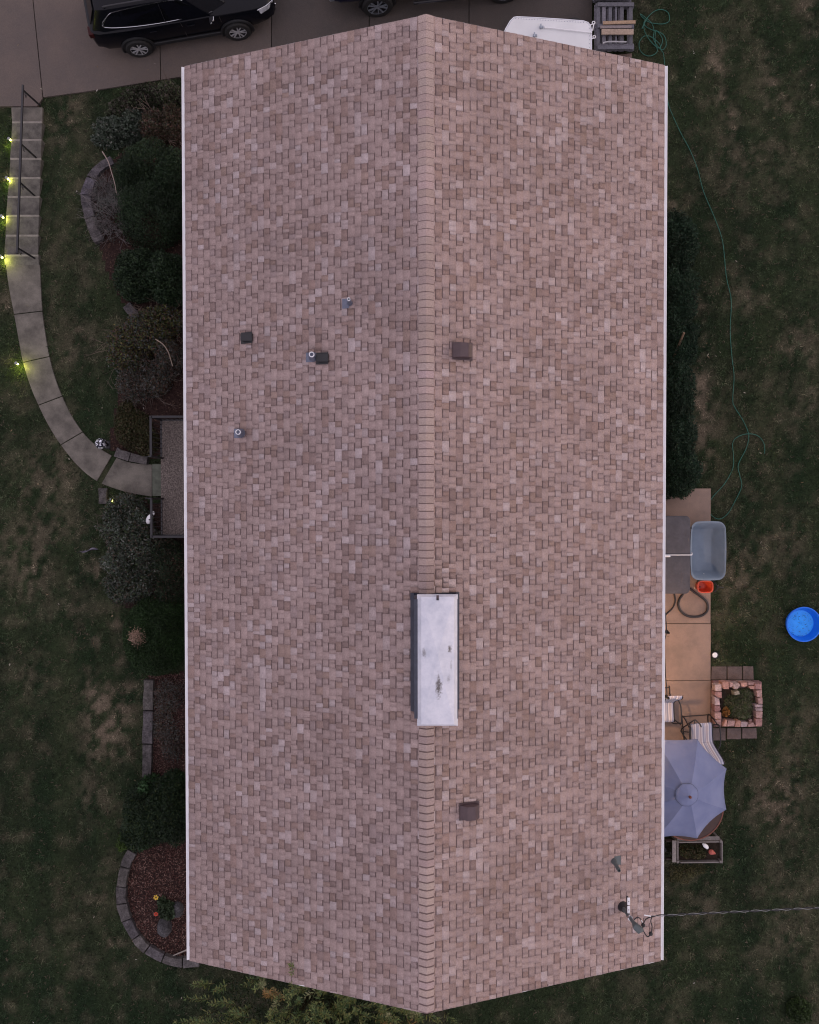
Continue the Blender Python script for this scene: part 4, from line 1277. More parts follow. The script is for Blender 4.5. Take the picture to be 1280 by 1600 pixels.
bp = N.new('ShaderNodeBump'); bp.inputs['Strength'].default_value = .25; bp.inputs['Distance'].default_value = .03; L.new(n2.outputs['Fac'], bp.inputs['Height']); L.new(bp.outputs['Normal'], b.inputs['Normal'])
M['canopy'] = m
ZRIM, ZAP = 3.08, 3.72
uc, ua = Vector(at(1057.5, 1233, ZRIM)), Vector(at(1077, 1244, ZAP))
ub = uc + (uc - ua) * 3.0; ub = Vector((uc.x - (ua.x - uc.x) * .8, uc.y - (ua.y - uc.y) * .8, PATIO_Z))
U = empty('patio_umbrella', ub, 'blue grey octagonal patio umbrella open beside the back eave', 'umbrella')
RU = 84.5 / F_PX * (CAM_H - ZRIM)
vr = [uc + Vector((RU * math.cos(PI / 8 + k * PI / 4), RU * math.sin(PI / 8 + k * PI / 4), 0)) for k in range(8)]
for k in range(8):
    a, c = vr[k], vr[(k + 1) % 8]
    V, F = [], []
    ni, nj = 10, 8
    for i in range(ni + 1):
        t = .02 + .98 * i / ni
        for j in range(nj + 1):
            s = j / nj
            e = a.lerp(c, s)
            mid = 4 * s * (1 - s)
            e = e.lerp(uc, .035 * mid)
            q = ua.lerp(e, t)
            q.z += .05 * math.sin(PI * t) - .055 * mid * t * (1.2 - .3 * t)
            V.append(q)
    w = nj + 1
    F = [(i * w + j, (i + 1) * w + j, (i + 1) * w + j + 1, i * w + j + 1) for i in range(ni) for j in range(nj)]
    # hem hanging a little below the edge
    b0 = len(V)
    for j in range(w): V.append(Vector(V[ni * w + j]) + Vector((0, 0, -.05)))
    F += [(ni * w + j, b0 + j, b0 + j + 1, ni * w + j + 1) for j in range(nj)]
    mesh_np('canopy_panel', V, F, M['canopy'], U, smooth=True)
    mb = MB(); mb.bar(ua + Vector((0, 0, -.04)), a + Vector((0, 0, -.02)), .016, .02); mb.build('rib', M['black_metal'], U)
V, F = [], []
nn = 64
vc = ua + Vector((-.03, 0, .03))
for i in range(6):
    t = i / 5
    for k in range(nn):
        a = 2 * PI * k / nn
        r = (.255 + .012 * abs(math.sin(4 * a))) * t
        V.append(vc + Vector((r * math.cos(a), r * math.sin(a), -.10 * t - .012 * abs(math.sin(4 * a)) * t)))
F = [(i * nn + k, (i + 1) * nn + k, (i + 1) * nn + (k + 1) % nn, i * nn + (k + 1) % nn) for i in range(5) for k in range(nn)]
b0 = len(V)
for k in range(nn): V.append(Vector(V[5 * nn + k]) + Vector((0, 0, -.02 - .012 * abs(math.sin(8 * PI * k / nn)))))
F += [(5 * nn + k, b0 + k, b0 + (k + 1) % nn, 5 * nn + (k + 1) % nn) for k in range(nn)]
mesh_np('vent_flap', V, F, M['canopy'], U, smooth=True)
ring = [Vector(V[5 * nn + k]) + Vector((0, 0, -.004)) for k in range(nn)]
mb = MB(); mb.tube(ring, .006, 5, closed=True); mb.build('vent_hem', mat('dark hem', (.06, .075, .12), rough=.9), U)
M['red_wood'] = mat('red brown wood', (.16, .05, .03), rough=.5, var=.25, scale=20)
mb = MB(); mb.lathe([(.02, -.02), (.034, .02), (.034, .05), (.018, .075), (.001, .08)], 12, ua + Vector((0, 0, .03))); mb.build('finial', M['red_wood'], U, smooth=.7)
mb = MB(); mb.tube([ub + Vector((0, 0, .05)), ua], .02, 10); mb.build('pole', M['black_metal'], U)
mb = MB(); mb.lathe([(.24, 0), (.25, .03), (.20, .07), (.05, .09), (.04, .3)], 24, ub); mb.build('base', M['black_metal'], U, smooth=.6)

zt_ = PATIO_Z + .72
tc = Vector(at(1079, 1262, zt_))
T = empty('patio_table', (tc.x, tc.y, PATIO_Z), 'round brown patio table mostly hidden under the umbrella', 'table')
rt = 52.5 / F_PX * (CAM_H - zt_)
M['brown_wood'] = mat('dark brown wood', (.045, .020, .015), rough=.55, var=.3, scale=7, grain=.1)
M['pink_top'] = mat('pinkish table top', (.42, .26, .23), rough=.6, var=.12, scale=5)
mb = MB(); mb.lathe([(rt - .24, -.015), (rt - .24, .004), (rt - .03, .004), (rt - .03, -.015)], 56, tc, cap=False); mb.build('table_band', M['brown_wood'], T)
mb = MB(); mb.lathe([(rt - .03, -.03), (rt, -.03), (rt, .010), (rt - .005, .016), (rt - .03, .012), (rt - .03, -.03)], 56, tc, cap=False); mb.build('table_rim', M['red_wood'], T, smooth=.6)
mb = MB(); mb.lathe([(.02, -.012), (rt - .242, -.012), (rt - .242, .008), (.02, .008)], 56, tc, cap=False); mb.build('table_top', M['pink_top'], T)
for k in range(4):
    a = PI / 4 + k * PI / 2
    mb = MB(); mb.bar((tc.x + .45 * math.cos(a), tc.y + .45 * math.sin(a), zt_ - .02), (tc.x + .6 * math.cos(a), tc.y + .6 * math.sin(a), PATIO_Z), .035, .035); mb.build('leg', M['brown_metal'], T)

# striped sling chairs
m, nt, b = mat_base('striped sling cloth')
N, L = nt.nodes, nt.links
tcn = N.new('ShaderNodeTexCoord'); sx = N.new('ShaderNodeSeparateXYZ'); L.new(tcn.outputs['Object'], sx.inputs[0])
sc_ = N.new('ShaderNodeMath'); sc_.operation = 'MULTIPLY'; sc_.inputs[1].default_value = 6.2; L.new(sx.outputs['X'], sc_.inputs[0])
fr = N.new('ShaderNodeMath'); fr.operation = 'FRACT'; L.new(sc_.outputs[0], fr.inputs[0])
rp = N.new('ShaderNodeValToRGB'); rp.color_ramp.interpolation = 'CONSTANT'
els = [(0, (.62, .62, .66)), (.14, (.27, .29, .40)), (.42, (.55, .56, .62)), (.48, (.30, .32, .44)), (.64, (.62, .60, .62)), (.72, (.38, .35, .40))]
while len(rp.color_ramp.elements) < len(els): rp.color_ramp.elements.new(.5)
for e, (p_, c_) in zip(rp.color_ramp.elements, els): e.position = p_; e.color = (*c_, 1)
L.new(fr.outputs[0], rp.inputs['Fac']); L.new(rp.outputs['Color'], b.inputs['Base Color'])
b.inputs['Roughness'].default_value = .85
M['sling'] = m


def make_chair(loc, rz, label):
    """local: faces +y, seat 0..0.5, back rises behind"""
    Cc = empty('sling_chair', loc, label, 'chair', 'striped patio chairs', rz)
    prof = [(.50, .40), (.44, .435), (.30, .415), (.12, .40), (0, .42), (-.08, .55), (-.17, .78), (-.24, .98), (-.30, 1.05), (-.34, 1.06)]
    sp = spline([(0, y, z) for y, z in prof], 4)
    k0 = 16
    for nm, seg in (('seat', sp[:k0 + 1]), ('backrest', sp[k0:])):
        mb = MB()
        up = [[(x, p.y, p.z - .012 * math.cos(x * 5.5)) for x in np.linspace(-.265, .265, 7)] for p in seg]
        V = [q for r_ in up for q in r_]
        F = [(i * 7 + j, i * 7 + j + 1, (i + 1) * 7 + j + 1, (i + 1) * 7 + j) for i in range(len(up) - 1) for j in range(6)]
        o = mesh_np(nm, V, F, M['sling'], Cc, smooth=True, local=True)
        s_ = o.modifiers.new('thick', 'SOLIDIFY'); s_.thickness = .012
    for s in (-1, 1):
        mb = MB(); mb.tube([(s * .285, p.y, p.z) for p in sp], .015, 8); mb.build('side_rail', M['black_metal'], Cc, smooth=1, local=True)
        mb = MB(); mb.tube(spline([(s * .29, .44, .42), (s * .37, .50, .60), (s * .385, .40, .65), (s * .38, .05, .64), (s * .33, -.10, .62), (s * .29, -.12, .62)], 5), .016, 8); mb.build('armrest', M['black_metal'], Cc, smooth=1, local=True)
        mb = MB(); mb.tube(spline([(s * .37, .47, .60), (s * .35, .58, .30), (s * .34, .60, .03), (s * .33, .30, .014), (s * .31, -.25, .014), (s * .30, -.33, .014)], 5), .015, 8); mb.build('leg', M['black_metal'], Cc, smooth=1, local=True)
        mb = MB(); mb.tube([(s * .29, .10, .40), (s * .31, -.05, .2), (s * .31, -.12, .016)], .014, 8); mb.build('leg', M['black_metal'], Cc, smooth=1, local=True)
    mb = MB(); mb.tube([(-.33, .59, .02), (.33, .59, .02)], .012, 6); mb.tube([(-.30, -.28, .014), (.30, -.28, .014)], .012, 6); mb.build('stretcher', M['black_metal'], Cc, local=True)
    return Cc


z_s = PATIO_Z + .42
c1 = at(1036, 1098, z_s)
make_chair((c1[0], c1[1], PATIO_Z), PI + math.radians(1), 'blue and white striped sling chair half under the back eave')
c2 = at(1097.5, 1161, z_s)
make_chair((c2[0], c2[1], PATIO_Z), math.radians(4), 'blue and white striped sling chair tucked at the umbrella edge beside the pavers')
# black folding chair frame standing beside it
c3 = at(1083, 1140, PATIO_Z + .4)
G = empty('folding_frame', (c3[0], c3[1], PATIO_Z), 'bare black tubular frame standing beside the striped chair at the umbrella', 'metal frame')
q = lambda x, y, z: tuple(at(x, y, PATIO_Z + z))
mb = MB(); mb.tube([q(1064, 1142, .05), q(1066, 1138, .35), q(1085, 1125, .62), q(1087, 1125, .62), q(1095, 1133, .5), q(1097, 1140, .3)], .016, 8); mb.build('arm_tube', M['black_metal'], G, smooth=1)
mb = MB(); mb.tube([q(1064, 1142, .05), q(1069, 1150, .05), q(1078, 1162, .05)], .016, 8); mb.tube([q(1065, 1142, .2), q(1080, 1145, .3)], .013, 8); mb.tube([q(1085, 1125, .62), q(1086, 1135, .2), q(1088, 1150, .05)], .013, 8); mb.build('leg_tube', M['black_metal'], G, smooth=1)

# raised planter box
zb = PATIO_Z + .42
PB = empty('planter_box', at(1093, 1328, Z_BACK), 'weathered grey wooden planter box with plants under the umbrella edge', 'planter')
GW = [(.20, .185, .18), (.165, .15, .145), (.225, .205, .195)]


def board(mb_pts, parent, w, h, name='board', col=None, m=None):
    a, c = mb_pts
    mb = MB(); mb.col = tuple(np.array(col if col is not None else random.choice(GW)) * r2.uniform(.9, 1.1)); mb.bar(a, c, w, h)
    return mb.build(name, m or M['wood'], parent, bevel=.003)


bq = lambda x, y, dz=0: tuple(at(x, y, zb + dz))
for dz in (-.35, -.21, -.07):
    board((bq(1058, 1314.5, dz), bq(1126, 1313.5, dz)), PB, .03, .135)
    board((bq(1062, 1346, dz), bq(1126, 1345.5, dz)), PB, .03, .135)
    board((bq(1058, 1347, dz), bq(1058, 1315.5, dz)), PB, .03, .135)
    board((bq(1127, 1347, dz), bq(1127, 1313.0, dz)), PB, .03, .135)
board((bq(1058, 1310, .015), bq(1124, 1309.5, .015)), PB, .10, .025, 'shelf_board')
board((bq(1053.5, 1347, .015), bq(1053.5, 1313, .015)), PB, .10, .025, 'shelf_board')
s0, s1 = at(1060, 1344, zb - .12), at(1125, 1316, zb - .12)
mb = MB(); mb.prism([(s0[0], s0[1]), (s1[0], s0[1]), (s1[0], s1[1]), (s0[0], s1[1])], Z_BACK - .02, zb - .12); mb.build('soil', M['dirt'], PB)
for x, y in ((1058.5, 1315), (1126, 1314), (1126, 1346), (1059, 1346)):
    mb = MB(); mb.col = GW[1]; p = bq(x, y); mb.box((p[0], p[1], (Z_BACK + zb + .03) / 2), (.06, .06, zb + .03 - Z_BACK)); mb.build('corner_post', M['wood'], PB)
q = [at(x, y, zb - .04 + z) for x, y, z in ((1098, 1318, .03), (1099.5, 1319.5, .06), (1101.5, 1321, .05), (1104, 1323, .03), (1105.5, 1325.5, .0))]
mb = MB(); mb.tube(spline(q, 5), [.014, .02, .026, .028, .028, .03, .034, .04, .045, .05, .052, .055, .055, .055, .052, .05, .048, .045, .04, .03, .015], 10); o = mb.build('white_duck', M['white'], None, smooth=1)
tag(o, 'white duck figurine standing in the wooden planter box', 'figurine')
q = [at(x, y, zb - .06 + z) for x, y, z in ((1108, 1329, .02), (1111, 1331, .06), (1114, 1332, .05), (1118, 1334, .0))]
mb = MB(); mb.tube(spline(q, 5), [.02, .035, .05, .06, .066, .07, .07, .066, .06, .055, .05, .045, .035, .025, .02, .012], 10); o = mb.build('red_figurine', mat('faded red', (.40, .09, .07), rough=.6), None, smooth=1)
tag(o, 'faded red figurine lying in the wooden planter box', 'figurine')
# dark old box between the planter and the wall
w = at(1047, 1326, PATIO_Z + .35)
BX = empty('wooden_crate', (w[0], w[1], Z_BACK), 'dark wooden crate between the planter box and the house', 'crate')
for dz in (-.26, -.15, -.04):
    for (a, c) in (((1040, 1313), (1052, 1313)), ((1040, 1341), (1052, 1341)), ((1052, 1342), (1052, 1312.5)), ((1034, 1342), (1034, 1312.5))):
        board((tuple(at(*a, PATIO_Z + .35 + dz)), tuple(at(*c, PATIO_Z + .35 + dz))), BX, .025, .10, 'slat', (.06, .045, .04))

# flood light under the soffit, shining on the patio
fl = Vector((wx1 + .16, at(0, 1075, 4.3)[1], 4.36))
FL = empty('flood_light', fl, 'warm flood light fixed under the back eave above the patio', 'lamp')
M['bulb_warm'] = mat('lit warm lamp', (1, .8, .6), emit=((1, .62, .32), 12))
mb = MB(); mb.lathe([(.03, .12), (.03, .03), (.075, -.03), (.085, -.06)], 16, fl); mb.build('housing', M['white'], FL, smooth=.6)
mb = MB(); mb.lathe([(.001, -.052), (.078, -.052)], 16, fl, cap=False); mb.build('lens', M['bulb_warm'], FL)
mb = MB(); mb.bar(fl + Vector((0, 0, .1)), fl + Vector((-.165, 0, .18)), .03, .03); mb.build('bracket', M['white'], FL)
ld = bpy.data.lights.new('flood', 'SPOT'); ld.energy = 48; ld.color = (1.0, .60, .34); ld.spot_size = math.radians(160); ld.spot_blend = .6; ld.shadow_soft_size = .08
lo = bpy.data.objects.new('flood', ld); SC.collection.objects.link(lo); lo.parent = FL; lo.location = (0.02, 0, -.09); lo.rotation_euler = (0, math.radians(14), 0)

# string light hanging below the gutter
SL = empty('string_light', at(1040, 1050, 4.5), 'unlit black string light hanging below the back gutter above the patio', 'string light')
q = [at(x, y, z) for x, y, z in ((1034, 870, 4.6), (1037, 930, 4.5), (1041.5, 985, 4.42), (1036, 1008, 4.5), (1038.6, 1022, 4.5), (1040, 1055, 4.47), (1042, 1086, 4.42), (1036, 1110, 4.52), (1034, 1200, 4.5), (1036.5, 1322, 4.45), (1033, 1400, 4.6))]
mb = MB(); mb.tube(spline(q, 8), .011, 6); mb.build('cable', M['black_plastic'], SL, smooth=1)
for x, y in ((1043, 988), (1042.5, 1089.5), (1037.5, 1326)):
    p = at(x, y, 4.36)
    mb = MB(); mb.lathe([(.03, -.01), (.034, .03), (.022, .10), (.012, .12)], 12, p); mb.build('socket', M['black_plastic'], SL, smooth=.6)
    mb = MB(); mb.ball((p[0], p[1], p[2] - .05), .045, 12, 1.1); mb.build('bulb', M['glass'], SL, smooth=1)

# ------------------------------------------------------------------ service drop
tip = Vector(at(1019.5, 1431.5, p1.z - .05)); far = Vector((at(1280, 1417, 7.0)[0] + 14, at(1280, 1416, 7.0)[1] + .6, 7.9))
SD = empty('service_cable', tip, 'twisted overhead service cable running from the roof mast across the back lawn', 'cable')
n = 900
for nm, mt, ph, r_ in (('neutral_wire', M['wire_grey'], 0, .0048), ('insulated_wire', M['black_plastic'], PI, .011)):
    P = []
    for i in range(n + 1):
        t = i / n
        p = tip.lerp(far, t); p.z -= .9 * 4 * t * (1 - t) * .35
        s = t * (far - tip).length / .41 * 2 * PI + ph
        P.append(p + Vector((0, .014 * math.cos(s), .014 * math.sin(s))))
    mb = MB(); mb.tube(P, r_, 5); mb.build(nm, mt, SD, smooth=1.5)
wh = p1 + Vector((.11, -.07, .02))
k1, k2 = Vector(at(1005, 1445.5, p1.z - .25)), Vector(at(1017, 1459, p1.z - .3))
for q in ([wh, wh.lerp(k1, .5) + Vector((0, .03, .05)), k1, k1.lerp(tip, .5) + Vector((-.02, 0, -.05)), tip], [wh, Vector(at(1003, 1450, p1.z - .1)), Vector(at(1011, 1463, p1.z - .35)), k2, Vector(at(1019, 1448, p1.z - .2)), Vector(at(1017, 1439, p1.z - .1)), tip],
          [Vector(at(991, 1437, p1.z)), Vector(at(996, 1433.5, p1.z + .02)), Vector(at(1001, 1436, p1.z)), k1]):
    mb = MB(); mb.tube(spline(q, 8), .011, 6); mb.build('loop_wire', M['black_plastic'], SD, smooth=1.2)
for k in (k1, k2):
    mb = MB(); mb.ball(k, .042, 10); mb.build('splice', M['black_plastic'], SD, smooth=1)
mb = MB(); mb.tube([tip + Vector((-.16, .02, 0)), tip + Vector((-.03, 0, 0))], .012, 6); mb.tube([Vector(at(1001, 1436, p1.z)), Vector(at(1004, 1441, p1.z - .1))], .009, 6); mb.build('wire_clamp', M['white'], SD)

# ------------------------------------------------------------------ vehicles
M['car_black'] = mat('black blue car paint', (.0035, .004, .007), rough=.22, var=.1, spec=.18, coat=.05)
M['car_blue'] = mat('dark blue truck paint', (.005, .009, .032), rough=.3, var=.1, spec=.3, coat=.1)
M['headlight'] = mat('headlight glass', (.35, .37, .42), rough=.15, var=.3, scale=18, spec=.8)
M['tail'] = mat('tail light', (.03, .003, .004), rough=.3, spec=.2)


def wheel(parent, x, y, r, w=.22, side=-1, dark=False):
    """wheel with its face towards side*y"""
    Wm = Matrix.Rotation(side * -PI / 2, 3, 'X')
    Wh = empty('wheel', (x, y, r)); Wh.parent = parent
    mb = MB(); mb.lathe([(r * .66, -w / 2), (r * .93, -w / 2), (r, -w * .32), (r, w * .32), (r * .95, w * .46), (r * .80, w / 2), (r * .68, w * .48), (r * .66, w * .40)], 32, (0, 0, 0), Wm, cap=False)
    mb.build('tyre', M['rubber'], Wh, smooth=.6, local=True)
    mb = MB(); mb.lathe([(.001, w * .24), (r * .62, w * .22), (r * .67, w * .40), (r * .64, w * .42)], 32, (0, 0, 0), Wm, cap=False)
    mb.build('barrel', M['black_metal'], Wh, smooth=.5, local=True)
    mb = MB()
    for k in range(5):
        for o_ in (-.16, .16):
            a = 2 * PI * k / 5
            A = Wm @ Vector((r * .10 * math.cos(a), r * .10 * math.sin(a), w * .36)); B_ = Wm @ Vector((r * .66 * math.cos(a + o_ * 1.5), r * .66 * math.sin(a + o_ * 1.5), w * .40))
            mb.bar(A, B_, r * .075, r * .075)
    mb.lathe([(r * .63, w * .38), (r * .68, w * .38), (r * .68, w * .43), (r * .63, w * .43)], 32, (0, 0, 0), Wm, cap=False)
    mb.lathe([(.001, w * .42), (r * .14, w * .41), (r * .15, w * .3)], 12, (0, 0, 0), Wm)
    mb.build('rim', M['alloy'] if not dark else M['galv'], Wh, local=True)
    return Wh


def ring_body(x, zb, wb, wm, zm, wB, zB, wt, zt):
    r = [(-wb, zb), (-wm, zm - .18), (-wm, zm), (-wB, zB), (-wt, zt - .01), (0, zt)]
    r = r + [(-a, c) for a, c in reversed(r[:-1])]
    return [(x, a, c) for a, c in r]


def make_car(loc, rz, label):
    Cx = empty('parked_car', loc, label, 'car', None, rz)
    st = [(-2.42, .46, .66, .76, .70, .68, .96, .55, .98), (-2.36, .38, .74, .84, .70, .78, .99, .70, 1.02), (-2.15, .32, .82, .90, .72, .86, 1.02, .78, 1.05), (-1.4, .30, .85, .93, .74, .90, 1.03, .80, 1.06),
          (0, .28, .84, .915, .74, .89, 1.00, .80, 1.04), (.95, .28, .84, .915, .74, .88, .98, .78, 1.04), (1.4, .30, .85, .93, .74, .86, .95, .70, 1.01), (1.9, .30, .82, .90, .70, .82, .90, .62, .96),
          (2.2, .30, .74, .84, .64, .74, .84, .55, .90), (2.38, .36, .60, .72, .60, .62, .76, .45, .82), (2.45, .45, .48, .58, .58, .5, .68, .35, .72)]
    mb = MB(); mb.loft([ring_body(x, zb, wb, wm, zm, wB, zB, wt, zt) for x, zb, wb, wm, zm, wB, zB, wt, zt in st])
    # greenhouse
    gb = [(-2.30, .74, 1.03), (-2.0, .84, 1.02), (0, .875, .99), (.80, .86, .98), (1.22, .60, 1.03)]
    gt = [(-2.02, .56, 1.52), (-1.8, .63, 1.57), (0, .68, 1.62), (.22, .66, 1.60), (.42, .45, 1.57)]
    P = [(x, -y, z) for x, y, z in gb] + [(x, y, z) for x, y, z in reversed(gb)]
    Q = [(x, -y, z) for x, y, z in gt] + [(x, y, z) for x, y, z in reversed(gt)]
    Rr = [(x, y * .55, z + .035) for x, y, z in Q]
    mb.loft([P, Q, Rr])
    o = mb.build('body', M['car_black'], Cx, smooth=.5, local=True, bevel=.012)
    sd = lambda x, t, s, off=.012: None

    def on_side(x, t, s, off=.008):
        """point on the greenhouse side: t 0 belt, 1 roof edge"""
        def lerp_tab(tab, x):
            for a, c in zip(tab, tab[1:]):
                if a[0] <= x <= c[0]:
                    u = (x - a[0]) / (c[0] - a[0]); return [a[i] + (c[i] - a[i]) * u for i in range(3)]
            return list(tab[0]) if x < tab[0][0] else list(tab[-1])
        a, c = lerp_tab(gb, x), lerp_tab(gt, x)
        y = a[1] + (c[1] - a[1]) * t + off; z = a[2] + (c[2] - a[2]) * t
        return Vector((x, s * y, z + off * .3))
    for s in (-1, 1):
        wins = [[(-1.98, .30), (-1.42, .16), (-1.42, .80), (-1.66, .74)], [(-1.36, .155), (-.42, .13), (-.42, .90), (-1.36, .82)], [(-.36, .128), (.78, .13), (.30, .80), (.06, .90), (-.36, .90)]]
        for w_ in wins:
            mb = MB(); A = [on_side(x, t, s, .006) for x, t in w_]; B_ = [on_side(x, t, s, -.02) for x, t in w_]
            n = len(A); f = [tuple(range(n))] + [(i, n + i, n + (i + 1) % n, (i + 1) % n) for i in range(n)]
            if s > 0: f = [g[::-1] for g in f]
            mb.add(A + B_, f); mb.build('side_window', M['glass'], Cx, local=True)
        tr = [(-1.70, .77), (-1.98, .30), (-1.42, .13), (-.4, .10), (.86, .10)]
        mb = MB(); mb.tube(spline([on_side(x, t, s, .012) for x, t in tr], 6), .0085, 6)
        mb.tube(spline([on_side(x, t, s, .012) for x, t in ((-1.98, .30), (-1.70, .77), (-1.36, .87), (-.5, .94), (.06, .94), (.22, .86))], 6), .0085, 6)
        mb.build('window_trim', M['chrome'], Cx, smooth=1, local=True)
        mb = MB()
        for x in (-.39,): mb.bar(on_side(x, .1, s, .009), on_side(x, .92, s, .009), .05, .008)
        mb.build('door_pillar', M['black_plastic'], Cx, local=True)
        for x in (-.78, .22):
            mb = MB(); mb.box((x, s * .925, .86), (.20, .03, .03)); mb.build('door_handle', M['car_black'], Cx, bevel=.006, local=True)
        for x in (-1.02, .0, 1.02):
            mb = MB(); mb.bar((x, s * .921, .42), (x - .02, s * .896, .97), .008, .006); mb.build('door_seam', M['trim_dark'], Cx, local=True)
        mb = MB(); mb.loft([[(.80 + dx, s * (.98 + dy), 1.04 + dz) for dx, dy, dz in q_] for q_ in ([(-.02, -.06, -.05), (.05, -.06, -.05), (.05, -.06, .06), (-.02, -.06, .06)], [(-.05, .0, -.07), (.07, .0, -.06), (.06, .0, .08), (-.05, .0, .09)], [(-.05, .12, -.06), (.04, .12, -.05), (.03, .12, .07), (-.05, .12, .07)])])
        mb.bar((.84, s * .86, 1.0), (.83, s * .93, 1.03), .06, .04)
        mb.build('mirror', M['car_black'], Cx, smooth=.6, local=True, bevel=.01)
        mb = MB(); mb.tube([(.87, s * .95, 1.08), (.86, s * 1.04, 1.10), (.80, s * 1.10, 1.09), (.77, s * 1.11, 1.06)], .012, 6); mb.build('mirror_trim', M['chrome'], Cx, local=True)
        mb = MB(); mb.tube(spline([(-1.75, s * .60, 1.60), (-1.65, s * .62, 1.66), (-.6, s * .655, 1.70), (.1, s * .65, 1.68), (.2, s * .64, 1.63)], 5), .022, 8); mb.build('roof_rail', M['black_metal'], Cx, smooth=1, local=True)
        mb = MB(); mb.add([(2.02, s * .82, .86), (2.26, s * .71, .82), (2.43, s * .52, .72), (2.42, s * .50, .64), (2.28, s * .72, .70), (2.06, s * .86, .76)], [(0, 1, 4, 5), (1, 2, 3, 4)] if s > 0 else [(5, 4, 1, 0), (4, 3, 2, 1)])
        o = mb.build('headlight', M['headlight'], Cx, local=True); sm_ = o.modifiers.new('t', 'SOLIDIFY'); sm_.thickness = .05; sm_.offset = 0
        mb = MB(); mb.tube([(2.0, s * .845, .875), (2.26, s * .73, .835), (2.44, s * .54, .73)], .010, 6); mb.build('headlight_trim', M['chrome'], Cx, local=True)
        mb = MB(); mb.box((-2.37, s * .70, .92), (.14, .24, .16)); mb.build('tail_light', M['tail'], Cx, local=True, bevel=.02)
        for xw in (-1.36, 1.34):
            wheel(Cx, xw, s * .895, .345, .23, s)
            mb = MB(); arc = [(xw + .42 * math.cos(a), s * .935, .345 + .41 * math.sin(a)) for a in np.linspace(-.25, PI + .25, 20)]
            mb.tube(arc, .032, 6); mb.build('arch_cladding', M['black_plastic'], Cx, smooth=1, local=True)
            mb = MB(); mb.lathe([(.001, 0), (.40, 0)], 24, (xw, s * .937, .345), Matrix.Rotation(-s * PI / 2, 3, 'X'), cap=False); mb.build('arch_interior', M['black_plastic'], Cx, local=True)  # flat black disc standing for the wheel arch interior
        mb = MB(); mb.bar((-.95, s * .91, .34), (.95, s * .91, .34), .06, .12); mb.build('sill_cladding', M['black_plastic'], Cx, local=True, bevel=.02)
    mb = MB(); mb.add([(1.16, -.60, 1.055), (1.16, .60, 1.055), (.47, .46, 1.555), (.47, -.46, 1.555)], [(0, 1, 2, 3)]); o = mb.build('windshield', M['glass'], Cx, local=True)
    sm_ = o.modifiers.new('t', 'SOLIDIFY'); sm_.thickness = .02; sm_.offset = 1
    mb = MB(); mb.add([(-2.28, .62, 1.10), (-2.28, -.62, 1.10), (-2.06, -.52, 1.47), (-2.06, .52, 1.47)], [(0, 1, 2, 3)]); o = mb.build('rear_window', M['glass'], Cx, local=True)
    sm_ = o.modifiers.new('t', 'SOLIDIFY'); sm_.thickness = .03; sm_.offset = 1
    mb = MB(); mb.box((2.44, 0, .60), (.06, .8, .16)); mb.build('grille', M['black_plastic'], Cx, local=True, bevel=.02)
    mb = MB(); mb.tube([(2.47, -.45, .70), (2.485, 0, .71), (2.47, .45, .70)], .012, 6); mb.tube([(2.45, -.55, .48), (2.48, -.60, .66)], .014, 6); mb.build('grille_trim', M['chrome'], Cx, local=True)
    mb = MB(); mb.box((-.28, .0, 1.665), (.12, .30, .012)); mb.build('roof_antenna_base', M['galv'], Cx, local=True, bevel=.004)
    return Cx


wr, wf = Vector(at(219.5, 78, DRIVE_Z + .345)), Vector(at(370.5, 52, DRIVE_Z + .345))
ang = math.atan2(wf.y - wr.y, wf.x - wr.x)
mid_ = (wr + wf) / 2
off = Matrix.Rotation(ang, 3, 'Z') @ Vector((-.01, -1.0, 0))
make_car((mid_.x - off.x, mid_.y - off.y, DRIVE_Z), ang, 'black station wagon with chrome window trim parked on the driveway')


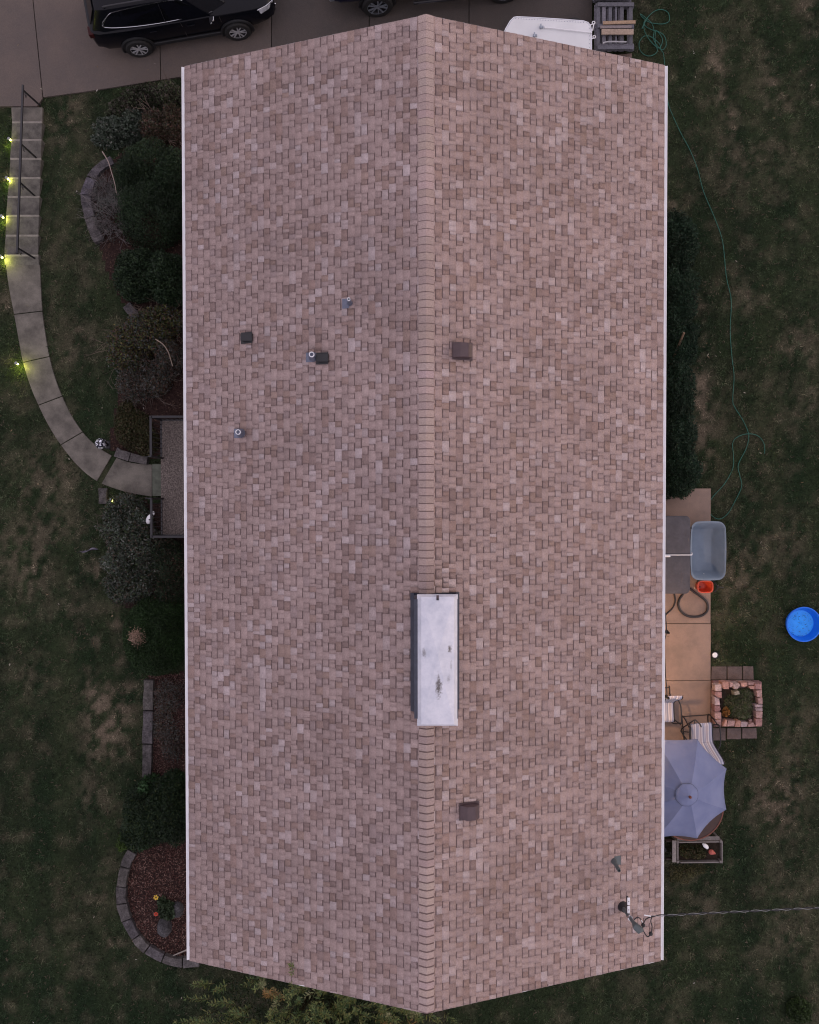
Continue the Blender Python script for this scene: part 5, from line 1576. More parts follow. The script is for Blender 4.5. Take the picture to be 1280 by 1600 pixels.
def make_truck(loc, rz, label):
    Tx = empty('pickup_truck', loc, label, 'truck', None, rz)
    mb = MB()
    st = [(-2.85, .62, .86, .95, .85, .93, 1.10, .80, 1.12), (-2.7, .52, .92, .99, .85, .96, 1.12, .84, 1.14), (-1.0, .50, .93, 1.0, .85, .97, 1.12, .84, 1.14), (-.9, .48, .93, 1.0, .85, .97, 1.16, .8, 1.18),
          (1.0, .48, .93, 1.0, .85, .97, 1.14, .8, 1.18), (2.2, .50, .92, .99, .85, .95, 1.10, .75, 1.16), (2.75, .50, .84, .92, .85, .86, 1.05, .6, 1.1), (2.9, .6, .7, .8, .8, .7, .98, .5, 1.0)]
    mb.loft([ring_body(*q_) for q_ in st])
    gb = [(-.95, .88, 1.17), (1.25, .88, 1.15), (1.55, .62, 1.17)]; gt = [(-.82, .70, 1.82), (.35, .72, 1.86), (.6, .5, 1.82)]
    P = [(x, -y, z) for x, y, z in gb] + [(x, y, z) for x, y, z in reversed(gb)]; Q = [(x, -y, z) for x, y, z in gt] + [(x, y, z) for x, y, z in reversed(gt)]
    mb.loft([P, Q, [(x, y * .5, z + .03) for x, y, z in Q]])
    mb.build('body', M['car_blue'], Tx, smooth=.5, local=True, bevel=.012)
    mb = MB(); mb.box((-1.85, 0, 1.15), (1.7, 1.5, .03)); mb.build('bed_cover', M['black_plastic'], Tx, local=True)
    for s in (-1, 1):
        for xw in (-1.72, 1.72):
            wheel(Tx, xw, s * .965, .41, .27, s, True)
            mb = MB(); mb.tube([(xw + .48 * math.cos(a), s * 1.0, .41 + .46 * math.sin(a)) for a in np.linspace(-.1, PI + .1, 20)], .03, 6); mb.build('arch_cladding', M['black_plastic'], Tx, smooth=1, local=True)
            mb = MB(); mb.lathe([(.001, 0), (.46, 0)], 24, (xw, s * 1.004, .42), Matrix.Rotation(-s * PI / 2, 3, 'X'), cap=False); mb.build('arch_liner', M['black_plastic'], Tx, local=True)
        mb = MB(); mb.tube([(-.75, s * 1.06, .40), (1.05, s * 1.06, .40)], .04, 8); mb.build('running_board', M['black_metal'], Tx, local=True)
        mb = MB(); mb.box((-.35, s * 1.105, .42), (.55, .012, .02)); mb.build('board_trim', M['chrome'], Tx, local=True)
        mb = MB(); mb.box((-2.83, s * .88, .95), (.08, .14, .30)); mb.build('tail_light', M['tail'], Tx, local=True, bevel=.02)
        for w_ in ([(-.75, .15), (.15, .14), (.12, .9), (-.68, .9)], [(.22, .14), (1.12, .16), (.45, .88), (.2, .9)]):
            A = [(x, s * (.888 - .18 * t), 1.165 + .66 * t) for x, t in w_]
            mb = MB(); mb.add(A, [(0, 1, 2, 3)] if s < 0 else [(3, 2, 1, 0)]); o = mb.build('side_window', M['glass'], Tx, local=True)
            q_ = o.modifiers.new('t', 'SOLIDIFY'); q_.thickness = .012; q_.offset = 1
    mb = MB(); mb.box((-2.90, 0, .62), (.16, 1.75, .20)); mb.build('rear_bumper', M['galv'], Tx, local=True, bevel=.03)
    return Tx


wt_ = Vector(at(590, 11, DRIVE_Z + .41))
a_ = math.radians(6)
off = Matrix.Rotation(a_, 3, 'Z') @ Vector((-1.72, -1.065, 0))
make_truck((wt_.x - off.x, wt_.y - off.y, DRIVE_Z), a_, 'dark blue pickup truck on the driveway, mostly out of frame beyond the ridge end')

# white cargo trailer
zt = 1.25
TR = empty('cargo_trailer', at(858, 80, DRIVE_Z), 'small white cargo trailer with rounded corners parked beside the pallets', 'trailer')
top = [(787, 53), (790, 45), (797, 33), (803, 27), (808, 26), (840, 27.5), (880, 30), (912, 32.5), (919, 35), (923, 40), (924.5, 48), (924.5, 118), (919, 124), (800, 120), (792, 112), (786, 95), (785, 70)]
P = [at(x, y, zt) for x, y in top][::-1]
P2 = [tuple(p[:2]) for p in P]
M['trailer_white'] = mat('white trailer skin', (.66, .68, .70), rough=.35, var=.06, scale=1.5)
mb = MB(); mb.prism(P2, .38, zt - .05); mb.build('box', M['trailer_white'], TR, bevel=.01)
mb = MB(); mb.prism(P2, zt - .045, zt, inset=.02); mb.build('lid', M['trailer_white'], TR, bevel=.008)
mb = MB(); mb.tube([(p[0], p[1], zt - .01) for p in P], .016, 6, closed=True); mb.build('edge_trim', M['chrome'], TR, smooth=1)
for i in range(26):
    t = i / 25
    q_ = at(806 + 106 * t, 27.0 + 6.2 * t, zt + .004)
    mb = MB(); mb.box((q_[0], q_[1] - .03, q_[2]), (.02, .012, .006)); mb.build('rivet', M['galv'], TR)
for i in range(12):
    q_ = at(922, 44 + i * 6, zt + .004)
    mb = MB(); mb.box((q_[0] - .01, q_[1], q_[2]), (.012, .02, .006)); mb.build('rivet', M['galv'], TR)
for x, y in ((846, 43), (836, 56)):
    q_ = at(x, y, zt); mb = MB(); mb.box((q_[0], q_[1], zt + .02), (.10, .05, .04)); mb.box((q_[0] - .02, q_[1], zt + .05), (.03, .11, .05)); mb.build('latch', M['galv'], TR, bevel=.004)
for x, y in ((927, 37), (928, 59)):
    q_ = at(x, y, zt - .1); mb = MB(); mb.tube([(q_[0] + .035 * math.cos(a), q_[1] + .035 * math.sin(a), zt - .06) for a in np.linspace(0, 2 * PI, 17)[:-1]], .012, 6, closed=True); mb.bar((q_[0], q_[1] - .03, zt - .06), (q_[0] - .1, q_[1] - .06, zt - .06), .02, .015); mb.build('tie_ring', M['white'], TR)
mb = MB(); mb.tube([at(926, 48, zt - .02), at(927, 42, zt - .05), at(928, 38, zt - .06)], .014, 6); mb.build('hinge_arm', M['white'], TR)
mb = MB(); mb.tube([at(852, 43, zt + .03), at(925, 51, zt + .03)], .014, 8); mb.ball(at(852, 43, zt + .03), .025, 8); mb.build('support_rod', M['white'], TR, smooth=1)
for x in (815, 895):
    for y in (42, 108):
        q_ = at(x, y, .3); mb = MB(); mb.lathe([(.08, -.08), (.25, -.08), (.27, 0), (.25, .08), (.08, .08)], 20, (q_[0], q_[1], DRIVE_Z + .27), Matrix.Rotation(PI / 2, 3, 'X')); mb.build('wheel', M['rubber'], TR, smooth=.6)

# pallets
PG = [(.135, .135, .16), (.115, .115, .135), (.155, .15, .175), (.10, .10, .115)]


def pallet(dx, dy, z, label, n):
    zt = z + .135
    c = at(960 + dx, 44 + dy, zt)
    Pl = empty('wooden_pallet', (c[0], c[1], z), label, 'pallet', 'weathered pallets beside the driveway')
    jx_, jy_ = r2.uniform(-.03, .03), r2.uniform(-.03, .03)
    q = lambda x, y, h: (lambda p: (p[0] + jx_, p[1] + jy_, p[2]))(at(x + dx, y + dy, z + h))
    for x in (933, 942, 952, 961, 970, 984):
        board((q(x, 80, .085), q(x, 8, .085)), Pl, .095 if x != 961 else .05, .02, 'deck_board', random.choice(PG))
    for y in (8.5, 42, 75.5):
        board((q(932, y, .122), q(989, y, .122)), Pl, .10, .024, 'top_board', random.choice(PG))
    for y in (12, 42, 72):
        board((q(933, y, .04), q(988, y, .04)), Pl, .04, .068, 'stringer', random.choice(PG))
    return Pl


zz_ = DRIVE_Z
names = ['lowest', 'second lowest', 'middle', 'second highest', 'topmost']
for k in range(5): pallet(0, 0, zz_ + k * .150, names[k] + ' grey wooden pallet in the stack beside the white trailer', k)
for k in range(3): pallet(-4, -77, zz_ + k * .150, ['lowest', 'middle', 'topmost'][k] + ' grey wooden pallet of the stack cut by the photo edge', k)
zpt = zz_ + .75
for (a, c, col, w, lab, dz) in (((942, 36), (993, 34.5), (.34, .24, .165), .085, 'narrow tan plank lying across the top pallet', .0), ((938, 42.5), (987, 42), (.20, .17, .17), .07, 'grey plank between two tan planks on the top pallet', .002),
                                ((940, 50), (990, 50), (.32, .25, .20), .14, 'wide pale tan plank lying across the top pallet', .004)):
    o = board((tuple(at(*a, zpt + .015 + dz)), tuple(at(*c, zpt + .015 + dz))), None, w, .03, 'plank', col)
    tag(o, lab, 'plank', 'planks on the pallets')
q_ = [at(x, y, zpt + .03) for x, y in ((942, 67.5), (948, 65.5), (958, 65), (979, 65.5))]
mb = MB(); mb.tube(spline(q_, 5), .02, 6); o = mb.build('bent_strip', mat('pale strip', (.36, .36, .38), rough=.7), None, smooth=1); tag(o, 'bent pale strip lying near the low end of the top pallet', 'strip')
P = [at(x, y, .35) for x, y in ((965, 84), (988, 82), (988, 89), (972, 90))]
mb = MB(); mb.col = (.14, .10, .09); mb.prism([tuple(p[:2]) for p in P][::-1], .02, .32); o = mb.build('wood_block', M['wood'], None, bevel=.01); tag(o, 'brownish wooden block at the foot of the pallet stack by the roof edge', 'block')

# ------------------------------------------------------------------ plants
def leaves_np(c, ax, sd, ln, wd, col):
    """diamond leaves: centre c, axis ax, side sd (unit), lengths, widths, colours"""
    n = len(c)
    ln = np.asarray(ln).reshape(-1, 1); wd = np.asarray(wd).reshape(-1, 1)
    V = np.empty((n, 4, 3))
    V[:, 0] = c - ax * ln / 2; V[:, 1] = c + sd * wd / 2 + ax * ln * .05; V[:, 2] = c + ax * ln / 2; V[:, 3] = c - sd * wd / 2 + ax * ln * .05
    F = np.arange(n * 4).reshape(n, 4)
    return V.reshape(-1, 3), F, np.repeat(col, 4, 0)


def unit(v): return v / np.maximum(1e-9, np.linalg.norm(v, axis=1, keepdims=True))


def pick(pal, wts, n, g):
    pal = np.array(pal); wts = np.array(wts, float)
    return pal[g.choice(len(pal), n, p=wts / wts.sum())]


def blob_points(blobs, n, g, lump=.22, shell=.5, seed=0):
    """points through lumpy domes; blobs in metres (x, y, zbase, rx, ry, h)"""
    wts = np.array([b[3] * b[4] for b in blobs]); k = g.choice(len(blobs), n, p=wts / wts.sum())
    B = np.array(blobs)[k]
    d = unit(g.normal(size=(n, 3))); d[:, 2] = np.abs(d[:, 2]) * g.choice([1, 1, 1, -.25], n)
    lat = np.arctan2(d[:, 1], d[:, 0])
    lm = 1 + lump * (2 * fnoise(lat * 1.3 + 7 * k, d[:, 2] * 2.2 + 3 * k, .8, 100 + seed, 3) - 1)
    r = (1 - shell + shell * g.random(n) ** .45) * lm
    p = np.stack([B[:, 0] + d[:, 0] * r * B[:, 3], B[:, 1] + d[:, 1] * r * B[:, 4], B[:, 2] + np.maximum(.02, B[:, 5] * (.15 + .85 * d[:, 2] * r))], -1)
    return p, d


def px_blob(px, py, rx, ry, h, zbase=None):
    z = 1.3
    for _ in range(6):
        p = at(px, py, z + .55 * h); z = float(gz(p[0], p[1])) if zbase is None else zbase
    s = (CAM_H - z - .55 * h) / F_PX
    return (p[0], p[1], z, rx * s, ry * s, h)


def shrub(name, label, cat, px_blobs, n, leaf, pal, wts, group=None, lump=.22, shell=.5, twigs=0, twig_col=(.10, .075, .06), up=.3, seed=1, zbase=None, twig_r=.006, parts=()):
    g = np.random.default_rng(seed)
    blobs = [px_blob(*b, zbase=zbase) for b in px_blobs]
    cx, cy, cz = np.mean([b[0] for b in blobs]), np.mean([b[1] for b in blobs]), min(b[2] for b in blobs)
    S = empty(name, (cx, cy, cz), label, cat, group)
    p, d = blob_points(blobs, n, g, lump, shell, seed)
    ax = unit(g.normal(size=(n, 3)) + d * .7 + np.array([0, 0, up]))
    sd = unit(np.cross(ax, g.normal(size=(n, 3)) + np.array([0, 0, .8])))
    ln = leaf[0] * g.uniform(.6, 1.35, n); wd = leaf[1] * g.uniform(.7, 1.3, n)
    patch = fnoise(p[:, 0], p[:, 1], .45, seed + 40, 2)
    col = pick(pal, wts, n, g) * (1 + .9 * (patch[:, None] - .5)) * g.uniform(.75, 1.25, (n, 1))
    V, F, C = leaves_np(p, ax, sd, ln, wd, col)
    mesh_np('foliage', V, F, M['leaf'], S, C)
    mb = MB(); mb.col = twig_col
    for b in blobs:
        for k in range(3): 
            a = g.uniform(0, 2 * PI); mb.tube([(b[0] + .04 * math.cos(a), b[1] + .04 * math.sin(a), b[2] - .05), (b[0] + .4 * b[3] * math.cos(a), b[1] + .4 * b[4] * math.sin(a), b[2] + .55 * b[5])], [.018, .008], 5)
    for _ in range(twigs):
        b = blobs[g.integers(len(blobs))]
        a = g.uniform(0, 2 * PI); q = Vector((b[0] + .25 * b[3] * math.cos(a), b[1] + .25 * b[4] * math.sin(a), b[2] + .15 * b[5]))
        dr = Vector((math.cos(a), math.sin(a), g.uniform(.4, 1.3))); pts = [q.copy()]
        L_ = g.uniform(.7, 1.1) * max(b[3], b[5]) / 5
        for i in range(6):
            dr = (dr + Vector(g.normal(0, .28, 3))).normalized(); q = q + Vector((dr.x * L_ , dr.y * L_, dr.z * L_ * .75)); pts.append(q.copy())
        mb.tube(pts, [twig_r * (1 - .11 * i) for i in range(7)], 4)
        for j in (2, 3, 4):
            dq = (dr + Vector(g.normal(0, .6, 3))).normalized(); s0_ = pts[j]
            mb.tube([s0_, s0_ + dq * L_ * 1.1, s0_ + dq * L_ * 1.9 + Vector((0, 0, .03))], [twig_r * .6, twig_r * .5, twig_r * .3], 4)
    mb.build('stems', M['wood'], S, kind='stuff')
    return S


DK = [(.012, .026, .012), (.018, .036, .015), (.026, .046, .018), (.010, .018, .010)]
DKW = [4, 4, 1.5, 2]
YEL = [(.07, .075, .022), (.10, .085, .03), (.035, .05, .018)]
GRY = [(.075, .08, .075), (.05, .06, .055), (.10, .095, .09)]
RED = [(.075, .04, .03), (.06, .045, .032), (.04, .042, .022), (.055, .05, .045)]
BLU = [(.050, .068, .050), (.085, .102, .085), (.030, .044, .030), (.125, .13, .115)]

shrub('mixed_shrub', 'loose grey brown shrub at the house corner beside the driveway edge', 'shrub', [(228, 152, 44, 24, .7), (262, 150, 26, 26, .9), (196, 170, 32, 20, .45)], 11000, (.075, .032), [(.05, .045, .035), (.04, .05, .025), (.07, .055, .05), (.03, .04, .02)], [3, 3, 1.5, 3], twigs=14, seed=2)
shrub('mixed_shrub', 'low bluish leaved shrub at the start of the curved grey stone edging', 'shrub', [(178, 205, 34, 22, .6), (208, 190, 22, 24, .7)], 8500, (.085, .045), BLU, [3, 2, 3, .6], twigs=8, seed=3, lump=.4, shell=.75)
shrub('mixed_shrub', 'reddish brown shrub with bare canes between the bluish shrub and the eave', 'shrub', [(240, 195, 24, 26, .8), (268, 190, 22, 30, .9)], 9000, (.06, .028), RED, [3, 3, 3, 1], twigs=18, twig_col=(.26, .19, .16), seed=4, twig_r=.008)
shrub('evergreen_shrub', 'largest dark evergreen mound inside the curved grey stone edging', 'shrub', [(228, 262, 52, 54, 1.3), (234, 330, 56, 58, 1.35), (205, 290, 34, 50, 1.0), (265, 300, 30, 80, 1.2)], 52000, (.065, .020), DK, DKW, seed=5, up=.5)
shrub('bare_shrub', 'grey leafless twiggy shrub leaning over the curved stone edging', 'shrub', [(172, 335, 30, 42, .8), (160, 300, 18, 22, .5)], 2600, (.05, .018), GRY, [1, 1, 1], twigs=120, twig_col=(.15, .135, .135), seed=6, lump=.3, twig_r=.0075)
shrub('evergreen_shrub', 'dark green shrub with yellowish sprig below the largest evergreen mound', 'shrub', [(215, 425, 42, 42, 1.0), (258, 432, 32, 44, 1.1)], 30000, (.07, .026), DK, DKW, seed=7)
shrub('loose_shrub', 'loose yellow green and grey leaved shrub beside the reddish mulch', 'shrub', [(200, 540, 36, 42, .9), (232, 515, 34, 38, 1.0), (258, 500, 26, 30, .8)], 13000, (.07, .034), YEL + GRY[:2] + RED[:2], [2, 1.2, 3, 1.5, 2, 2, 1.5], twigs=45, twig_col=(.16, .125, .10), seed=8, lump=.35, shell=.7)
shrub('loose_shrub', 'grey brown thin shrub between the yellow green shrub and the porch', 'shrub', [(205, 600, 28, 32, .7), (238, 590, 30, 30, .8), (262, 560, 22, 36, .8)], 9000, (.06, .028), GRY + RED, [2, 2, 1, 2, 2, 2, 2], twigs=45, twig_col=(.15, .12, .105), seed=9, lump=.35, shell=.7)
shrub('ground_cover', 'low brownish green ground cover between the mirror ball and the porch railing', 'ground cover', [(208, 672, 30, 34, .35), (226, 688, 20, 26, .35), (196, 650, 18, 26, .3)], 14000, (.055, .03), [(.045, .045, .018), (.06, .05, .022), (.03, .036, .014), (.05, .035, .02)], [3, 2, 3, 2], seed=10)
shrub('bluish_shrub', 'wide bluish green shrub below the curved path and left of the porch', 'shrub', [(196, 820, 44, 44, .8), (208, 870, 50, 46, .9), (200, 915, 42, 30, .7), (188, 800, 30, 26, .6)], 24000, (.075, .030), BLU + [(.075, .058, .042), (.04, .06, .024)], [3, 2.6, 2, 1.6, 2, 2.5], twigs=40, twig_col=(.12, .095, .085), seed=11, lump=.32, shell=.65)
shrub('dark_shrub', 'dark sparse shrub under the eave between the porch and the clipped bush', 'shrub', [(262, 880, 28, 36, .9), (265, 925, 24, 26, .8)], 10000, (.055, .022), DK + RED[:2], [3, 3, 1, 2, 1, 1], twigs=14, seed=12, lump=.3)
RB = shrub('clipped_bush', 'round clipped dark green bush with a tan dead patch near its middle', 'bush', [(237, 998, 53, 64, 1.15), (255, 985, 38, 52, 1.15)], 52000, (.05, .018), [(.014, .033, .010), (.020, .045, .013), (.028, .055, .016), (.010, .020, .009)], DKW, seed=13, lump=.08, up=.6)
g = np.random.default_rng(77)
bc = np.array(at(214.5, 995, Z_FRONT + 1.0))
n = 1500
p = bc + g.normal(size=(n, 3)) * np.array([.075, .085, .05]) ; ax = unit(g.normal(size=(n, 3)) + np.array([0, 0, .3])); sd = unit(np.cross(ax, g.normal(size=(n, 3))))
V, F, C = leaves_np(p, ax, sd, g.uniform(.04, .08, n), g.uniform(.01, .02, n), pick([(.34, .23, .17), (.40, .29, .22), (.24, .16, .12)], [3, 2, 1], n, g))
o = mesh_np('dead_patch', V, F, M['leaf'], RB, C); o['label'] = 'tan dead patch of needles'
shrub('dry_plant', 'dry greyish plants in the mulched bed behind the straight grey edging', 'plant', [(262, 1090, 26, 30, .4), (255, 1130, 22, 30, .3), (268, 1165, 20, 30, .35)], 5200, (.055, .022), GRY + RED, [2, 1, 2, 2, 1, 1, 1], twigs=26, twig_col=(.13, .10, .09), seed=14, shell=.8)
shrub('dark_bush', 'dark bush overgrowing the end of the straight grey edging', 'bush', [(235, 1275, 50, 56, 1.1), (262, 1270, 36, 62, 1.2), (215, 1300, 30, 36, .8)], 44000, (.06, .022), DK + [(.04, .055, .016)], [4, 4, 1.5, 2, .8], seed=15, lump=.2)
shrub('leafy_shrub', 'bright green leafy shoot at the edge of the dark bush over the grey edging', 'shrub', [(230, 1228, 15, 13, .9), (270, 1222, 18, 15, .6)], 2200, (.08, .035), [(.035, .08, .03), (.025, .06, .022)], [1, 1], seed=16, shell=.8)
shrub('leafy_shrub', 'yellow green leafy shoot along the lawn edge of the dark bush', 'shrub', [(196, 1312, 15, 18, .75)], 1800, (.06, .035), [(.045, .085, .012), (.035, .06, .014)], [1, 1], seed=17, shell=.8)
shrub('flower_plant', 'small green plant beside the red flower in the low mulched bed', 'plant', [(262, 1424, 17, 15, .3), (254, 1412, 10, 10, .25)], 1300, (.085, .05), [(.03, .05, .025), (.04, .06, .03)], [1, 1], seed=18, shell=.9)
hedge = [('dark evergreen shrub at the trailer end of the row along the back eave', 1064, 380, 27, 52, 1.4, 31), ('dark evergreen shrub second from the trailer end of the back row', 1062, 470, 32, 56, 1.4, 32), ('dark evergreen shrub beside the leaning stick in the back row', 1066, 535, 30, 40, 1.2, 33),
         ('dark evergreen shrub just below the leaning stick in the back row', 1062, 615, 26, 54, 1.35, 34), ('dark evergreen shrub next but one to the hot tub in the back row', 1062, 680, 28, 46, 1.3, 35), ('dark evergreen shrub nearest the hot tub, spilling over the patio corner', 1068, 735, 33, 42, 1.25, 36)]
for lab, x, y, rx, ry, h, sd_ in hedge:
    shrub('hedge_shrub', lab, 'shrub', [(x, y, rx, ry, h), (x - 14, y, rx, ry * 1.1, h * 1.05)], 21000, (.07, .022), [(.010, .026, .014), (.014, .034, .018), (.020, .044, .022), (.008, .016, .010)], DKW, 'evergreen shrubs along the back eave', seed=sd_, up=.5, lump=.3)
mb = MB(); mb.col = (.16, .11, .075); mb.tube([at(1043, 583, 1.6), at(1056, 550, 2.1), at(1069, 520, 2.6)], [.035, .032, .028], 8); o = mb.build('wooden_stick', M['wood'], None, smooth=1); tag(o, 'brown wooden pole leaning out of the evergreen row by the back eave', 'pole')
shrub('small_shrub', 'small round green shrub alone in the low corner of the back lawn', 'shrub', [(1252, 1583, 20, 18, .5)], 4500, (.06, .028), [(.03, .055, .014), (.02, .035, .012)], [1, 1], seed=19)
shrub('dry_weeds', 'straggly dry weeds on the lawn below the planter box', 'weeds', [(1062, 1366, 28, 16, .12), (1085, 1358, 26, 10, .12)], 1100, (.10, .012), [(.08, .07, .03), (.05, .055, .02)], [1, 1], seed=20, shell=1)
shrub('potted_weeds', 'brownish plants filling most of the wooden planter box', 'plants', [(1075, 1330, 15, 12, .25), (1092, 1332, 14, 12, .2)], 3400, (.06, .03), [(.05, .055, .02), (.07, .05, .025), (.03, .04, .015), (.09, .075, .03)], [2, 2, 2, 1], seed=21, shell=.9, zbase=PATIO_Z + .24)
shrub('planter_weeds', 'grassy weeds growing inside the square stone planter', 'weeds', [(1155, 1102, 24, 22, .25), (1165, 1085, 14, 10, .2), (1160, 1118, 16, 8, .3)], 3600, (.13, .010), [(.09, .095, .06), (.13, .125, .085), (.06, .08, .035), (.05, .085, .025)], [2, 2, 2, 2], seed=22, shell=1, zbase=Z_BACK + .22)
shrub('orange_plant', 'clump of orange dried flowers inside the stone planter', 'flower', [(1135.5, 1113, 6, 8, .2)], 420, (.05, .035), [(.42, .20, .05), (.30, .13, .04)], [1, 1], seed=23, shell=.9, zbase=Z_BACK + .24)

# flowers and rock in the low bed
for nm, x, y, col, lab, n_ in (('yellow_flower', 244, 1402, (.62, .42, .05), 'single yellow flower with open petals in the low mulched bed', 6), ('red_flower', 244, 1428, (.52, .06, .03), 'single orange red flower in the low mulched bed', 7)):
    p = Vector(at(x, y, Z_FRONT + .25)); Fl = empty(nm, (p.x, p.y, Z_FRONT), lab, 'flower')
    mb = MB(); mb.tube([(p.x, p.y, Z_FRONT), p], .006, 5); mb.build('stem', mat('flower stem', (.03, .06, .02)), Fl)
    mp = mat(nm + ' petal', col, rough=.6)
    for k in range(n_):
        a = 2 * PI * k / n_ + .2; r = .075 if nm[0] == 'y' else .06
        d_ = Vector((math.cos(a), math.sin(a), 0)); s_ = Vector((-d_.y, d_.x, 0))
        mb = MB(); mb.add([p + d_ * .01, p + d_ * r * .6 + s_ * .024 + Vector((0, 0, .02)), p + d_ * r + Vector((0, 0, .008)), p + d_ * r * .6 - s_ * .024 + Vector((0, 0, .02))], [(0, 3, 2, 1)])
        o = mb.build('petal', mp, Fl); q_ = o.modifiers.new('t', 'SOLIDIFY'); q_.thickness = .004
    mb = MB(); mb.ball(p + Vector((0, 0, .012)), .017, 8); mb.build('centre', M['brown_wood'], Fl)
g = np.random.default_rng(5)
for nm, x, y, rx, ry, h, lab in (('dark_rock', 258, 1447, 13, 17, .22, 'low dark grey rock in the mulch below the red flower'), ('dark_rock', 278, 1420, 11, 14, .2, 'dark grey rock in the mulch at the eave beside the flowers')):
    c = at(x, y, Z_FRONT + .05); s = 19.5 / F_PX
    rings = []
    for t in (0, .35, .7, .92, 1.0):
        rr = math.cos(t * PI / 2) ** .6 if t < 1 else .05
        rings.append([(c[0] + rx * s * rr * math.cos(a) * (1 + g.normal(0, .06)), c[1] + ry * s * rr * math.sin(a) * (1 + g.normal(0, .06)), Z_FRONT + h * math.sin(t * PI / 2) * (1 + g.normal(0, .05))) for a in np.linspace(0, 2 * PI, 13)[:-1]])
    mb = MB(); mb.col = (.06, .058, .062); mb.loft(rings); o = mb.build(nm, M['stone'], None, smooth=.5); tag(o, lab, 'rock', 'rocks in the low bed')
mb = MB(); mb.tube([at(269, 1494, 1.47), at(299, 1481, 1.50)], .018, 7); o = mb.build('fallen_pipe', mat('pale stick', (.34, .30, .27), rough=.7), None, smooth=1); tag(o, 'pale straight stick lying in the low bed by the eave corner', 'stick')
mb = MB(); mb.col = (.26, .21, .19)
mb.tube(spline([at(160, 237, 1.9), at(169, 252, 2.0), at(174, 268, 2.05), at(179, 285, 2.1), at(182, 302, 2.1)], 4), [.014 - .0004 * i for i in range(17)], 6); o = mb.build('bare_branch', M['wood'], None, smooth=1); tag(o, 'pale bare branch arching over the mulch by the curved stone edging', 'branch')
mb = MB(); mb.col = (.26, .21, .17)
mb.tube(spline([at(243, 530, 2.3), at(255, 538, 2.35), at(263, 550, 2.35), at(267, 562, 2.3), at(270, 572, 2.2)], 4), .012, 6); o = mb.build('bare_branch', M['wood'], None, smooth=1); tag(o, 'pale curving branch over the loose shrub near the eave', 'branch')

# tall bush with lance shaped leaves at the low gable end
g = np.random.default_rng(41)
TB = Vector(at(485, 1640, 3.6)); TB.z = float(gz(TB.x, TB.y))
TT = empty('tall_leafy_bush', TB, 'tall bush with lance shaped leaves reaching over the low gable edge of the roof', 'bush')
Vs, Cs = [], []
st_ = MB(); st_.col = (.07, .06, .03)
shoots = [(455, 1508, 5.75, 0), (456, 1520, 5.72, 0), (454, 1537, 5.68, 0), (457, 1552, 5.6, 0), (541, 1564, 5.65, 0), (537, 1576, 5.6, 0), (545, 1588, 5.5, 0), (500, 1552, 5.5, 0), (470, 1560, 5.55, 2), (430, 1560, 5.3, 0), (395, 1548, 5.1, 0), (585, 1570, 5.5, 0), (620, 1578, 5.4, 0), (660, 1592, 5.3, 0), (690, 1596, 5.2, 0), (458, 1530, 5.6, 0), (539, 1552, 5.7, 0), (300, 1538, 4.5, 0), (312, 1533, 4.5, 0), (333, 1548, 4.6, 0), (388, 1530, 4.9, 0), (380, 1540, 4.9, 0), (412, 1548, 5.0, 1), (426, 1545, 5.0, 1), (420, 1552, 5.0, 1), (408, 1540, 5.0, 2), (555, 1560, 5.6, 0), (600, 1572, 5.4, 0), (640, 1580, 5.2, 0), (655, 1585, 5.2, 2), (510, 1545, 5.5, 0), (480, 1545, 5.5, 0), (445, 1560, 5.5, 0), (345, 1565, 4.7, 0), (290, 1560, 4.3, 0)]
for _ in range(420):
    x = g.uniform(262, 740); top = 1555 + 30 * abs((x - 470) / 210) ** 2 - 12 * math.cos(x / 17)
    y = top + g.random() ** .8 * 170
    shoots.append((x, y, 5.3 - .7 * abs((x - 470) / 240) - g.random() * 1.0, g.choice([0, 0, 0, 0, 1, 2], p=[.25, .25, .2, .18, .04, .08])))
for x, y, z, kind in shoots:
    tip_ = np.array(at(x, y, z))
    root = np.array([TB.x, TB.y, TB.z + 1.2]) ; d = tip_ - root; d[:2] *= .6; d[2] = max(d[2], 1.2)
    d = d / np.linalg.norm(d); d = d + g.normal(0, .18, 3); d /= np.linalg.norm(d)
    L_ = g.uniform(.45, .8)
    base_ = tip_ - d * L_ - np.array([0, 0, .0])
    mid_q = (tip_ + base_) / 2 + np.array([0, 0, .05])
    st_.tube([tuple(base_), tuple(mid_q), tuple(tip_)], [.008, .006, .003], 4)
    nl = int(g.integers(30, 46))
    t = np.sort(g.random(nl))[:, None]
    pos = (1 - t) ** 2 * base_ + 2 * t * (1 - t) * mid_q + t ** 2 * tip_
    ph = np.arange(nl) * 2.4 + g.random() * 6
    u = np.cross(d, [0, 0, 1.0]); u /= max(1e-6, np.linalg.norm(u)); v_ = np.cross(u, d)
    out = np.cos(ph)[:, None] * u + np.sin(ph)[:, None] * v_
    ax = unit(out * .8 + d * .65 + g.normal(0, .12, (nl, 3)) - np.array([0, 0, .1]))
    sd = unit(np.cross(ax, np.tile(d, (nl, 1)) + g.normal(0, .2, (nl, 3))))
    ln = g.uniform(.09, .17, nl) * (1.1 - .5 * t[:, 0]); wd = ln * g.uniform(.2, .28, nl)
    pal = {0: [(.060, .090, .028), (.085, .105, .032), (.040, .066, .024), (.115, .12, .04)], 1: [(.24, .14, .05), (.18, .12, .05), (.13, .11, .04)], 2: [(.17, .17, .085), (.12, .14, .06)]}[int(kind)]
    c = pick(pal, np.ones(len(pal)), nl, g) * g.uniform(1.0, 1.55, (nl, 1))
    V, F, C = leaves_np(pos + ax * ln[:, None] * .5, ax, sd, ln, wd, c)
    Vs.append(V); Cs.append(C)
V = np.concatenate(Vs)
